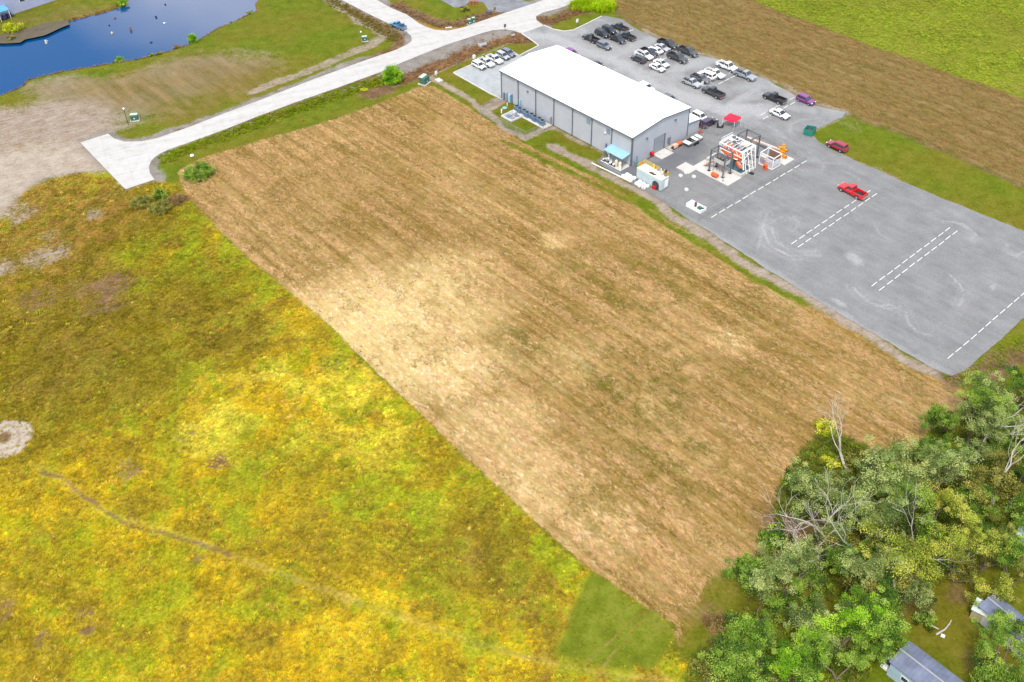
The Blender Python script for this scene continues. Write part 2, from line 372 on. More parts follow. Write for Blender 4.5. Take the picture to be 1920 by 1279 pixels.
    # wooded corner
    for (a, b, r_, am) in ((1795, 1112, 2.0, .55), (1825, 1240, 1.4, .5), (1480, 1025, 5, .8), (1470, 960, 4, .6), (1870, 1000, 5, .7), (1705, 1130, 3, .5), (1350, 1160, 4, .6), (1560, 900, 4, .3)): blob('dirt', a, b, r_, am)
    for (a, b, r_) in ((1400, 1110, 6), (1330, 1220, 5)): blob('lawn', a, b, r_, .7)
    # pond margin
    dp = sdf(jx, jy, POND); put('dirt', (1 - ss(.4, 1.4, dp)) * .75)
    return W_, dr, dp

def ramps(n0, n1, hc, step, far=4000.0, g=1.22):
    a = list(np.arange(n0, n1 + 1e-6, step)); s = step; lo = [n0]; hi = [a[-1]]
    while lo[-1] > hc - far: s *= g; lo.append(lo[-1] - s)
    s = step
    while hi[-1] < hc + far: s *= g; hi.append(hi[-1] + s)
    return np.array(lo[:0:-1] + a + hi[1:])
gx, gy = ramps(-162, 162, 0, .5), ramps(60, 306, 150, .5)
X, Y = np.meshgrid(gx, gy); X = X.ravel(); Y = Y.ravel()
COVW, DROAD, DPOND = cover(X, Y)
DITCH = [([(340, 245), (420, 228), (480, 207), (560, 174), (640, 144), (700, 114), (742, 88)], 1.6, .45), ([(405, 262), (490, 232), (560, 206), (640, 178), (700, 158), (745, 147)], 1.5, .5),
         ([(745, 147), (800, 130), (850, 109), (900, 85), (945, 71), (985, 73)], 2.2, .7), ([(745, 8), (790, 30), (830, 46), (860, 44), (900, 30)], 2.0, .6), ([(1015, 39), (1040, 38), (1075, 24), (1120, 8)], 1.8, .5),
         ([(745, 72), (700, 44), (650, 14), (600, -12)], 1.6, .45), ([(1590, 212), (1692, 250), (1806, 298), (1920, 347)], .8, .25)]
def height(x, y, cw, droad, dpond):
    dy_ = np.full_like(x, 50.); m = np.nonzero((np.abs(x) < 200) & (y > 50) & (y < 330))[0]
    dy_[m] = np.minimum(np.minimum(sdf(x[m], y[m], YARD), sdf(x[m], y[m], LOT)), sdf(x[m], y[m], ASPH))
    z = -.015 - (.06 + .12 * fbm(x, y, 9, 77)) * ss(1.0, 5.0, np.minimum(dy_, droad))
    rough = cw['weed'] + cw['gold']
    z = z + rough * .22 * (fbm(x, y, 3.0, 78, 3) - .5)
    z = z + cw['straw'] * .09 * (fbm(x * .35 + y * .4, y * .3 - x * .2, 1.2, 79, 3) - .5)
    for P, wd, dp in DITCH:
        P = GP(P); lo, hi = P.min(0) - 3 * wd, P.max(0) + 3 * wd
        m = np.nonzero((x > lo[0]) & (x < hi[0]) & (y > lo[1]) & (y < hi[1]))[0]
        z[m] -= dp * np.exp(-(pld(x[m], y[m], P) / wd) ** 2)
    z = np.where(dpond < 2.5, z - 1.5 * ss(2.0, -3.0, dpond), z)
    return np.minimum(z, -.012)
Z = height(X, Y, COVW, DROAD, DPOND)

# ---- ground material: covers mixed by what grows or lies there
gt = NT('ground_cover'); gc = gt.coord(which='World')
gs = gt.coord((.28, 2.2, 1), (0, 0, -AL), 'World')
gt_rot = gs
nf = gt.noise(gc, 1.9, 4, .7); nm = gt.noise(gc, .33, 3, .6); nb = gt.noise(gc, .055, 2, .55); nst = gt.noise(gs, 1.5, 4, .7); nst2 = gt.noise(gs, .22, 2, .6); nrow = gt.noise(gt.coord((.018, .85, 1), (0, 0, -AL), 'World'), 1.0, 2, .6)
fine = gt.math('ADD', gt.math('MULTIPLY', nf, .5), gt.math('MULTIPLY', nm, .5))
strk = gt.math('ADD', gt.math('MULTIPLY', nst, .36), gt.math('ADD', gt.math('MULTIPLY', nf, .24), gt.math('MULTIPLY', nrow, .40)))
CV = {}
CV['lawn'] = gt.mix(gt.ramp(nb, [(.38, (0, 0, 0)), (.62, (1, 1, 1))]), gt.ramp(fine, [(.34, A(104, 122, 18)), (.5, A(130, 148, 26)), (.66, A(152, 164, 44))]), gt.ramp(fine, [(.34, A(124, 118, 28)), (.5, A(150, 144, 40)), (.66, A(170, 158, 66))]))
dry = gt.ramp(strk, [(.38, A(160, 118, 58)), (.46, A(210, 169, 100)), (.54, A(230, 195, 125)), (.64, A(250, 224, 164))])
dry2 = gt.ramp(strk, [(.38, A(130, 106, 38)), (.5, A(190, 152, 78)), (.64, A(232, 194, 122))])
bl = gt.ramp(strk, [(.34, A(226, 176, 80, 1.1)), (.45, A(252, 218, 140, 1.15)), (.56, A(255, 232, 164, 1.2)), (.68, A(255, 246, 208, 1.25))])  # pale straw tones, lifted further by the painted glow
gm = gt.ramp(gt.math('ADD', gt.math('MULTIPLY', nm, .6), gt.math('MULTIPLY', nst2, .4)), [(.45, (0, 0, 0)), (.58, (1, 1, 1))])
straw = gt.mix(gt.ramp(nb, [(.38, (0, 0, 0)), (.56, (1, 1, 1))]), dry, dry2)
straw = gt.mix(gt.math('MULTIPLY', gm, gt.attr('green').outputs['Fac']), straw, gt.ramp(fine, [(.35, A(96, 92, 24)), (.65, A(150, 138, 50))]))
CV['straw'] = gt.mix(gt.attr('pale_and_glow').outputs['Fac'], straw, bl)
CV['weed'] = gt.mix(1.0, gt.attr('mcol').outputs['Color'], gt.ramp(gt.math('ADD', gt.math('MULTIPLY', nf, .7), gt.math('MULTIPLY', nm, .3)), [(.36, (.52, .50, .47)), (.5, (1.02, 1.02, 1.0)), (.64, (1.5, 1.46, 1.36))]), 'MULTIPLY')
CV['gold'] = gt.ramp(fine, [(.32, A(170, 120, 20)), (.5, A(206, 158, 36)), (.68, A(220, 176, 60))])
nsd = gt.noise(gt.coord((.35, 1.5, 1), (0, 0, R(-24)), 'World'), .9, 5, .68)
CV['sand'] = gt.ramp(gt.math('ADD', gt.math('MULTIPLY', nf, .25), gt.math('ADD', gt.math('MULTIPLY', nm, .3), gt.math('MULTIPLY', nsd, .45))), [(.34, A(160, 138, 118)), (.46, A(196, 174, 152)), (.56, A(216, 198, 178)), (.68, A(236, 224, 210))])
CV['sand'] = gt.mix(gt.attr('pale_and_glow').outputs['Fac'], CV['sand'], gt.ramp(fine, [(.35, A(222, 200, 172)), (.6, A(255, 242, 220, 1.1))]))
CV['fallow'] = gt.ramp(gt.math('ADD', gt.math('MULTIPLY', nst2, .55), gt.math('ADD', gt.math('MULTIPLY', nst, .25), gt.math('MULTIPLY', nm, .2))), [(.36, A(130, 122, 54)), (.44, A(152, 132, 68)), (.53, A(172, 144, 86)), (.64, A(192, 164, 112))])
CV['crop'] = gt.ramp(gt.math('ADD', gt.math('MULTIPLY', nm, .55), gt.math('MULTIPLY', nb, .45)), [(.36, A(118, 130, 28)), (.46, A(140, 154, 36)), (.56, A(162, 172, 54)), (.66, A(170, 164, 70))])
CV['dirt'] = gt.ramp(fine, [(.33, A(112, 84, 58)), (.48, A(150, 116, 84)), (.6, A(180, 144, 110)), (.7, A(200, 168, 136))])
CV['grit'] = gt.ramp(fine, [(.33, A(150, 140, 130)), (.5, A(182, 172, 162)), (.66, A(206, 198, 190))])
col = CV['lawn']
# normalised weights are applied one after the other (each attribute is its share of what is left below it)
edge = gt.math('MULTIPLY', gt.math('SUBTRACT', gt.math('ADD', gt.math('MULTIPLY', nf, .55), gt.math('MULTIPLY', nm, .45)), .5), 1.5)
for k in COV[1:]:
    f_ = gt.math('ADD', gt.math('MULTIPLY', gt.math('SUBTRACT', gt.math('ADD', gt.attr('c_' + k).outputs['Fac'], edge), .5), 1.7), .5)
    cl_ = gt.n('ShaderNodeClamp'); gt.l(f_, cl_.inputs[0]); col = gt.mix(cl_.outputs[0], col, CV[k])      # covers interlock in patches instead of fading
gt.base(col); gt.bump(gt.math('ADD', nf, nst), .55, .12)
GROUND = gt.set(.95, 0, .1)

def pale_and_glow_at(x, y):
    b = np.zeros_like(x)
    for px, py, r_, am in ((700, 590, 15, .95), (790, 560, 11, .7), (860, 690, 10, .65), (760, 690, 10, .75), (650, 545, 9, .4), (840, 510, 9, .45), (930, 800, 9, .5), (1010, 900, 8, .4), (880, 600, 8, .5), (1040, 450, 3, .6), (1370, 640, 4, .35), (1050, 680, 7, .25), (1120, 985, 6, .3)):  # sun-flare glow painted into straw that is partly paler itself
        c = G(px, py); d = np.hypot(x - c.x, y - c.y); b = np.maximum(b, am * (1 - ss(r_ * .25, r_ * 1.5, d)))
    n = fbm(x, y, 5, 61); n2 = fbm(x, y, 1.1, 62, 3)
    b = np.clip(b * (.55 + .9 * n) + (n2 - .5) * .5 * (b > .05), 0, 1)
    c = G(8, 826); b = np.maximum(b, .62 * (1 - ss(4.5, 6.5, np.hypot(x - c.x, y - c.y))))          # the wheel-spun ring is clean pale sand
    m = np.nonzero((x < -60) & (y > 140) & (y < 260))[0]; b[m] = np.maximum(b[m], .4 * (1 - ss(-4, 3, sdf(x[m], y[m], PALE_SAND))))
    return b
def green_at(x, y):
    g = np.full_like(x, .35)
    for px, py, r_, am in ((1200, 540, 14, .9), (1080, 500, 9, .7), (1190, 720, 16, 1.), (1270, 860, 12, .9), (1150, 960, 9, .9), (980, 640, 8, .9), (730, 380, 12, .5), (1420, 560, 10, .8), (560, 330, 10, .4), (1380, 700, 8, .6), (920, 520, 6, .7)):
        c = G(px, py); d = np.hypot(x - c.x, y - c.y); g = np.maximum(g, am * (1 - ss(r_ * .3, r_ * 1.3, d)))
    return g
def pal(*c): return np.array([A(*q)[:3] for q in c])
def region(x, y, L_):
    s_ = np.zeros_like(x)
    for px, py, r_, am in L_:
        c = G(px, py); s_ = np.maximum(s_, am * (1 - ss(r_ * .3, r_ * 1.4, np.hypot(x - c.x, y - c.y))))
    return s_
TRACK = GP([(68, 872), (100, 890), (135, 915), (180, 952), (240, 975), (300, 990), (360, 1012), (440, 1042), (560, 1088), (680, 1132), (800, 1172), (900, 1205), (1000, 1235), (1130, 1262), (1260, 1275)])
# meadow growth, gold partly painted glow: brown, olive, green, yellow, gold, orange, straw, dark
WP = pal((170, 130, 68), (158, 142, 36), (148, 158, 36), (220, 210, 82), (200, 173, 34), (198, 150, 50), (232, 206, 120), (120, 102, 42)) * 1.66
def meadow_mix(x, y):
    n1, n2, n3, n4 = fbm(x, y, 11, 101), fbm(x, y, 3.4, 102), fbm(x, y, 6, 103), fbm(x, y, 2.0, 104)
    dt = pld(x + .6 * (fbm(x, y, 3, 90) - .5), y + .6 * (fbm(x, y, 3, 91) - .5), TRACK)
    brn = region(x, y, [(120, 600, 22, 1), (330, 560, 14, .9), (60, 700, 20, .9), (230, 680, 14, .9), (250, 420, 14, .8), (420, 620, 10, .6), (880, 1040, 10, .5), (960, 1110, 7, .5)])
    yel = region(x, y, [(430, 770, 11, 1), (560, 700, 9, .9), (640, 740, 9, .8), (700, 830, 9, .7), (380, 860, 7, .9), (800, 920, 8, .5), (570, 600, 6, .6), (660, 1170, 8, .6), (540, 800, 10, .6)])
    gld_glow = region(x, y, [(60, 950, 14, .7), (260, 960, 12, .9), (120, 1120, 16, .7), (420, 1120, 14, .8), (650, 1230, 14, 1), (300, 1230, 14, .9), (900, 1200, 8, .8), (480, 950, 8, .8)])  # golden growth plus the warm glow cast put into its colour
    och = region(x, y, [(100, 440, 13, 1), (190, 385, 10, 1), (30, 490, 12, 1), (150, 470, 9, .8), (60, 390, 10, .9), (110, 350, 8, .6)])
    grn = region(x, y, [(350, 470, 10, 1), (270, 470, 7, .9), (430, 500, 9, 1), (300, 520, 6, .7), (600, 660, 5, .5), (1060, 1010, 6, .6), (250, 1180, 10, .6), (90, 1040, 9, .6), (740, 940, 10, .7), (520, 860, 8, .6), (380, 400, 6, .7), (300, 700, 10, .4), (900, 960, 10, .5)])
    p = np.stack([.22 + 1.5 * brn * ss(.42, .62, n2) + .3 * ss(.58, .7, n4) + 1.6 * och * ss(.35, .6, n2), .5 + .7 * ss(.4, .65, n1) + .8 * brn + .4 * grn, .28 + 1.2 * ss(.5, .64, n2) + 2.0 * grn * ss(.3, .6, n3), (.08 + 1.4 * yel * ss(.38, .62, n3) * (1 - .8 * brn) + .2 * grn) * (1 - .8 * och),
                  ((.7 - .45 * brn) + 1.1 * gld_glow * ss(.3, .6, n3) + .4 * yel) * (1 - .6 * och), .02 + .2 * gld_glow * ss(.6, .75, n2), .05 + .5 * yel * ss(.5, .7, n4) + .3 * gld_glow * ss(.6, .75, n1) + .5 * ss(.75, .25, dt) + .4 * och, .14 + .8 * ss(.58, .42, n2) * (1 - .7 * yel) + .6 * brn * ss(.55, .4, n4)], 1) ** 2.3
    p /= p.sum(1, keepdims=True); return p, np.maximum(brn, .75 * och), dt
MCOL = np.zeros((len(X), 3)) + pal((158, 138, 36)); _k = np.nonzero(COVW['weed'] > .01)[0]
_p, _br, _dt = meadow_mix(X[_k], Y[_k]); MCOL[_k] = (_p @ WP) * ((1 - .26 * _br) * (.62 + .56 * fbm(X[_k], Y[_k], 1.7, 109, 3)))[:, None]
PALE_AND_GLOW = pale_and_glow_at(X, Y); GREEN = green_at(X, Y)
rest = np.ones_like(X); share = {}
acc = COVW['lawn'].copy()
for k in COV[1:]:
    acc = acc + COVW[k]; share[k] = np.where(acc > 1e-6, COVW[k] / np.maximum(acc, 1e-6), 0)
nxg, nyg = len(gx), len(gy)
ii = np.arange(nxg * nyg).reshape(nyg, nxg)
quads = np.stack([ii[:-1, :-1].ravel(), ii[:-1, 1:].ravel(), ii[1:, 1:].ravel(), ii[1:, :-1].ravel()], 1)
stackw = np.stack([COVW[k] for k in COV], 1)
owner_of = {'lawn': 'lawn', 'straw': 'mown_field', 'weed': 'meadow', 'gold': 'meadow', 'sand': 'sandy_ground', 'fallow': 'fallow_field', 'crop': 'crop_field', 'dirt': 'bare_soil', 'grit': 'road_verge'}
names = list(dict.fromkeys(owner_of.values())) + ['ground']
fc = stackw[quads].mean(1).argmax(1); fo = np.array([names.index(owner_of[COV[i]]) for i in range(len(COV))])[fc]
qc = np.stack([X[quads].mean(1), Y[quads].mean(1)], 1)
fo[(np.abs(qc[:, 0]) > 170) | (qc[:, 1] < 50) | (qc[:, 1] > 312)] = len(names) - 1
XYZ = np.stack([X, Y, Z], 1)
for oi, nm_ in enumerate(names):
    sel = quads[fo == oi]
    if not len(sel): continue
    used, inv = np.unique(sel.ravel(), return_inverse=True)
    me = raw_mesh(nm_, XYZ[used], inv.reshape(-1, 4), GROUND, True)
    for k in COV[1:]: fattr(me, 'c_' + k, share[k][used])
    fattr(me, 'pale_and_glow', PALE_AND_GLOW[used]); fattr(me, 'green', GREEN[used]); _a = me.attributes.new('mcol', 'FLOAT_COLOR', 'POINT'); _a.data.foreach_set('color', np.concatenate([MCOL[used], np.ones((len(used), 1))], 1).astype(np.float32).ravel())
    struct(link(bpy.data.objects.new(nm_, me)))

# ------------------------------------------------------------------ paved sheets
def jitter(P, step=1.0, amp=.25, seed=1, closed=True):
    out = []; n = len(P)
    for i in range(n if closed else n - 1):
        a, b = np.array(P[i]), np.array(P[(i + 1) % n]); L_ = np.hypot(*(b - a)); k = max(1, int(L_ / step)); t = (b - a) / max(L_, 1e-6); nr = np.array([-t[1], t[0]])
        for j in range(k):
            p = a + (b - a) * j / k
            q = (fbm(np.array([p[0]]), np.array([p[1]]), 2.5, seed)[0] - .5) * 2 * amp + (fbm(np.array([p[0]]), np.array([p[1]]), 9, seed + 3)[0] - .5) * 2 * amp
            out.append(p + nr * q)
    return np.array(out)
def cdt_sheet(name, P, z, step, mat, attrs=None):
    """sheet with clean border and an inner lattice that carries wear masks"""
    lo, hi = P.min(0), P.max(0)
    if step:
        ax, ay = np.meshgrid(np.arange(lo[0], hi[0], step), np.arange(lo[1], hi[1], step)); ax = ax.ravel(); ay = ay.ravel()
        ax = ax + RNG.uniform(-.2, .2, len(ax)) * step; ay = ay + RNG.uniform(-.2, .2, len(ay)) * step
        keep = sdf(ax, ay, P) < -step * .6; pts = np.concatenate([P, np.stack([ax[keep], ay[keep]], 1)])
    else: pts = P
    n = len(P)
    v, e, f, *_ = geometry.delaunay_2d_cdt([Vector(p) for p in pts], [(i, (i + 1) % n) for i in range(n)], [list(range(n))], 1, 1e-5)
    va = np.array([(p.x, p.y, z) for p in v]); fa = np.array([t if len(t) == 3 else t[:3] for t in f])
    a, b, c = va[fa[:, 0]], va[fa[:, 1]], va[fa[:, 2]]
    flip = ((b - a)[:, 0] * (c - a)[:, 1] - (b - a)[:, 1] * (c - a)[:, 0]) < 0
    fa[flip] = fa[flip][:, [0, 2, 1]]
    me = raw_mesh(name, va, fa, mat)
    for k, fn in (attrs or {}).items(): fattr(me, k, fn(va[:, 0], va[:, 1]))
    return struct(link(bpy.data.objects.new(name, me)))

# concrete road
rt_ = NT('road_concrete'); rc = rt_.coord(which='World')
rn = rt_.noise(rc, .5, 6, .6); rn2 = rt_.noise(rt_.coord((.12, 1.5, 1), (0, 0, R(-22)), 'World'), .5, 5)
rcol = rt_.ramp(rt_.math('ADD', rt_.math('MULTIPLY', rn, .5), rt_.math('MULTIPLY', rn2, .5)), [(.34, A(232, 226, 218, 1.06)), (.5, A(250, 246, 240, 1.08)), (.66, A(255, 253, 249, 1.1))])
br = rt_.n('ShaderNodeTexBrick'); rt_.l(rt_.coord((1, 1, 1), (0, 0, R(-22)), 'World'), br.inputs['Vector'])
br.inputs['Scale'].default_value = 1.0; br.inputs['Mortar Size'].default_value = .035; br.inputs['Brick Width'].default_value = 4.6; br.inputs['Row Height'].default_value = 3.7; br.offset = 0
br.inputs['Color1'].default_value = (1, 1, 1, 1); br.inputs['Color2'].default_value = (.97, .97, .96, 1); br.inputs['Mortar'].default_value = (.80, .79, .77, 1)
rt_.base(rt_.mix(1.0, rcol, br.outputs['Color'], 'MULTIPLY')); rt_.bump(rn, .1, .02)
CONCRETE_ROAD = rt_.set(.85, 0, .2)
cdt_sheet('road', ROAD, .05, 0, CONCRETE_ROAD)
lt = NT('lot_concrete'); lc = lt.coord(which='World'); ln = lt.noise(lc, .45, 5)
lcol = lt.ramp(ln, [(.35, A(216, 222, 222)), (.6, A(240, 244, 244))])
lb = lt.n('ShaderNodeTexBrick'); lt.l(lt.coord((1, 1, 1), (0, 0, -AL), 'World'), lb.inputs['Vector']); lb.offset = 0
lb.inputs['Scale'].default_value = 1.0; lb.inputs['Mortar Size'].default_value = .03; lb.inputs['Brick Width'].default_value = 4.2; lb.inputs['Row Height'].default_value = 4.2
lb.inputs['Color1'].default_value = (1, 1, 1, 1); lb.inputs['Color2'].default_value = (.96, .97, .97, 1); lb.inputs['Mortar'].default_value = (.78, .79, .8, 1)
lt.base(lt.mix(1.0, lcol, lb.outputs['Color'], 'MULTIPLY')); LOTC = lt.set(.8, 0, .2)
cdt_sheet('parking_apron', LOT, .06, 0, LOTC)
at_ = NT('asphalt'); ac = at_.coord(which='World'); at_.base(at_.ramp(at_.noise(ac, .3, 6, .65), [(.35, A(150, 152, 156)), (.6, A(184, 186, 190)), (.75, A(222, 222, 224))])); ASPHM = at_.set(.9)
cdt_sheet('asphalt_lot', ASPH, .045, 0, ASPHM)

# gravel yard with wheel scuffs
ARCS = [([(1420, 470), (1432, 425), (1470, 405), (1495, 415)], .5, .5), ([(1438, 400), (1430, 430), (1445, 462), (1480, 480), (1533, 477)], .45, .9), ([(1447, 425), (1455, 455), (1490, 473), (1530, 472)], .4, .8), ([(1488, 405), (1498, 420), (1492, 430)], .4, .7),
        ([(1600, 540), (1625, 565), (1665, 580), (1690, 575)], .45, .8), ([(1610, 548), (1640, 572), (1675, 573)], .4, .6), ([(1698, 585), (1702, 605), (1720, 623), (1748, 630)], .35, .8),
        ([(1770, 415), (1805, 420), (1828, 438), (1822, 450)], .45, .8), ([(1785, 415), (1822, 432), (1835, 445)], .4, .7), ([(1780, 515), (1800, 535), (1808, 555), (1798, 573)], .35, .7), ([(1858, 540), (1866, 533), (1862, 545)], .35, .6),
        ([(1888, 458), (1890, 475), (1905, 480), (1925, 470)], .4, .7), ([(1640, 420), (1648, 440), (1660, 445)], .3, .5), ([(1580, 320), (1605, 332), (1612, 338)], .3, .5), ([(1760, 395), (1745, 400)], .3, .4),
        ([(1482, 245), (1480, 235), (1500, 225), (1540, 222)], .6, .6), ([(1484, 252), (1478, 240)], .5, .7), ([(1405, 225), (1440, 235), (1462, 248), (1470, 258)], .6, .7), ([(1400, 215), (1415, 232), (1450, 240), (1466, 255)], .5, .5), ([(1515, 285), (1540, 305), (1580, 308), (1620, 325)], .5, .4), ([(1520, 300), (1545, 310), (1540, 325)], .5, .4)]
LANES = [([(985, 66), (1040, 72), (1090, 92), (1160, 118), (1230, 160), (1300, 190), (1360, 205), (1420, 205)], 4.6, .85), ([(1080, 75), (1110, 90), (1150, 105), (1190, 95)], 2.2, .6), ([(1120, 85), (1170, 95), (1215, 75)], 3, .6), ([(1090, 60), (1060, 66), (1030, 62)], 3, .55), ([(1385, 190), (1430, 178), (1470, 200), (1520, 205)], 2.5, .45), ([(1225, 140), (1270, 130), (1310, 115)], 3.2, .7), ([(1260, 150), (1240, 170)], 2, .5),
         ([(1370, 195), (1400, 178), (1420, 165)], 1.8, .6), ([(1060, 45), (1085, 42), (1130, 38)], 1.2, .4), ([(1350, 200), (1400, 212), (1440, 200)], 2.0, .6), ([(1300, 420), (1380, 470), (1480, 535), (1580, 592), (1680, 652), (1770, 698)], 1.6, .35), ([(1595, 480), (1610, 490)], 1.4, .6), ([(1570, 565), (1582, 572)], 1.2, .7), ([(1500, 190), (1578, 214)], 1.0, .3)]
def scuff(x, y):
    s_ = np.zeros_like(x)
    for P, wd, am in ARCS:
        d = pld(x, y, GP(P)); n = vn(x, y, 1.6, 8)
        s_ = np.maximum(s_, am * .75 * (1 - ss(.1, wd, d)) * (.35 + .9 * n)); s_ = np.maximum(s_, .34 * am * (1 - ss(wd, wd * 5.5, d)) * ss(.3, .8, vn(d * 2.6, x * .15 + y * .15, .9, 12)))
    for P, wd, am in LANES:
        d = pld(x, y, GP(P)); n = fbm(x, y, 2.6, 14)
        s_ = np.maximum(s_, am * (1 - ss(wd * .2, wd * 1.25, d + (n - .5) * wd * 1.4)))
    up_ = ss(205, 225, y) * ss(-20, 30, x * .0 + y - 170)                 # the busy upper lot is dustier
    s_ = np.maximum(s_, up_ * .55 * ss(.3, .7, fbm(x, y, 8, 15)))
    return np.clip(s_, 0, 1)
yt = NT('yard_gravel'); yc = yt.coord(which='World'); yn = yt.noise(yc, 2.4, 6, .72); ym = yt.noise(yc, .22, 5, .6); yv = yt.noise(yt.coord((.2, 1.2, 1), (0, 0, -AL), 'World'), .6, 5, .6)
ycol = yt.ramp(yt.math('ADD', yt.math('MULTIPLY', yn, .4), yt.math('ADD', yt.math('MULTIPLY', ym, .35), yt.math('MULTIPLY', yv, .25))), [(.36, A(154, 154, 153)), (.48, A(175, 175, 174)), (.6, A(193, 193, 192)), (.7, A(209, 208, 207))])
ysc = yt.math('MULTIPLY', yt.attr('scuff').outputs['Fac'], yt.ramp(yn, [(.3, (.55, .55, .55)), (.65, (1, 1, 1))]))
ycol = yt.mix(ysc, ycol, yt.ramp(yn, [(.35, A(222, 221, 219)), (.65, A(250, 250, 249))]))
ycol = yt.mix(yt.attr('damp').outputs['Fac'], ycol, A(128, 131, 140))
yt.base(ycol); yt.bump(yn, .3, .04); YARDM = yt.set(.95, 0, .12)
DAMP = GP([(1118, 304), (1130, 293), (1182, 314), (1236, 300), (1300, 262), (1330, 268), (1300, 300), (1262, 318), (1225, 330), (1180, 338)])
def damp(x, y):
    n = fbm(x, y, 3, 51); return np.clip((1 - ss(-1.5, 2.0, sdf(x, y, DAMP) + (n - .5) * 4)) * .55, 0, 1)
YJ = jitter(YARD, .9, .35, 4)
cdt_sheet('gravel_yard', YJ, .035, .42, YARDM, {'scuff': scuff, 'damp': damp})

# pond
wt = NT('pond_water'); wc = wt.coord(which='World'); wt.base((.001, .042, .135)); wt.bump(wt.noise(wc, .9, 3), .06, .05)
wt.p.inputs['IOR'].default_value = 1.33
WATER = wt.set(.04, 0, .9)
PW = GP([(-260, 90), (0, 60), (140, 20), (230, -5), (330, -75), (480, -75), (520, -30), (490, 25), (380, 80), (200, 125), (70, 152), (0, 190), (-260, 240)], -.5)
cdt_sheet('pond', PW, -.52, 0, WATER)

# ================================================================== plants that nobody could count
A0_ = G(1187, 257.6, 7.29) - U * 43.6                           # warehouse corner, kept clear
PLANTS = bpy.data.collections.new('plant_sources')            # sources only, not placed in the scene
def foliage_mat(name, trans=.4, attr='INSTANCER'):
    t = NT(name); a = t.attr('col', attr).outputs['Color']
    t.base(t.mix(1.0, a, t.ramp(t.noise(t.coord(), 5, 2), [(.3, (.78, .78, .78)), (.7, (1.15, 1.15, 1.15))]), 'MULTIPLY'))
    m = t.set(.9, 0, 0.)
    if trans:
        tr = t.n('ShaderNodeBsdfTranslucent'); t.l(a, tr.inputs['Color']); mx = t.n('ShaderNodeMixShader'); mx.inputs[0].default_value = trans
        t.l(t.p.outputs[0], mx.inputs[1]); t.l(tr.outputs[0], mx.inputs[2]); t.l(mx.outputs[0], t.out.inputs['Surface'])
    return m
FOL = foliage_mat('field_plants')
def blade(mb, p, az, lean, L_, wd, droop=.5):
    d = Vector((math.cos(az), math.sin(az), 0)); s_ = Vector((-math.sin(az), math.cos(az), 0)) * wd / 2; p = Vector(p)
    m = p + d * (L_ * .55 * math.sin(lean)) + Vector((0, 0, L_ * .55 * math.cos(lean)))
    l2 = min(lean + droop, 1.75); e = m + d * (L_ * .45 * math.sin(l2)) + Vector((0, 0, L_ * .45 * math.cos(l2)))
    mb.add([p - s_, p + s_, m + s_ * .8, m - s_ * .8, e], [(0, 1, 2, 3), (3, 2, 4)])
def source(name, mb):
    o = bpy.data.objects.new(name, mb.mesh(name, FOL)); PLANTS.objects.link(o); return o
def mk_grass(seed, n=24, h=.6, sp=.28, wd=.07):
    r = random.Random(seed); mb = MB()
    for i in range(n):
        a = r.uniform(0, 6.283); q = sp * math.sqrt(r.random())
        blade(mb, (q * math.cos(a), q * math.sin(a), 0), a + r.uniform(-.7, .7), r.uniform(.1, .75), h * r.uniform(.6, 1.2), wd * r.uniform(.7, 1.3), r.uniform(.2, .9))
    return mb
def mk_weed(seed, n=46, h=.5, rr=.42, lf=.17):
    r = random.Random(seed); mb = MB()
    for i in range(n):
        a = r.uniform(0, 6.283); e = math.asin(r.uniform(.05, 1)); k = r.uniform(.55, 1.05)
        p = Vector((rr * k * math.cos(e) * math.cos(a), rr * k * math.cos(e) * math.sin(a), h * k * math.sin(e)))
        u_ = Vector((r.uniform(-1, 1), r.uniform(-1, 1), r.uniform(-.4, .5))).normalized(); v_ = u_.cross(Vector((r.uniform(-.5, .5), r.uniform(-.5, .5), 1))).normalized()
        l_ = lf * r.uniform(.7, 1.3); mb.add([p - u_ * l_ * .5, p + v_ * l_ * .3, p + u_ * l_ * .5, p - v_ * l_ * .3], [(0, 1, 2, 3)])
    return mb
def mk_straw(seed, n=16):
    r = random.Random(seed); mb = MB()
    for i in range(n):
        p = (r.uniform(-.55, .55), r.uniform(-.35, .35), .02)
        blade(mb, p, r.choice((0, math.pi)) + r.gauss(0, .45), r.uniform(1.2, 1.5), r.uniform(.35, .8), r.uniform(.03, .075), .15)
    return mb
SRC = [source('a_grass', mk_grass(1)), source('b_grass', mk_grass(2, 30, .5, .34, .06)), source('c_weed', mk_weed(3)), source('d_weed', mk_weed(4, 60, .7, .5, .2)), source('e_straw', mk_straw(5)), source('f_straw', mk_straw(6, 22)),
       source('g_reed', mk_grass(7, 34, 1.3, .3, .06))]
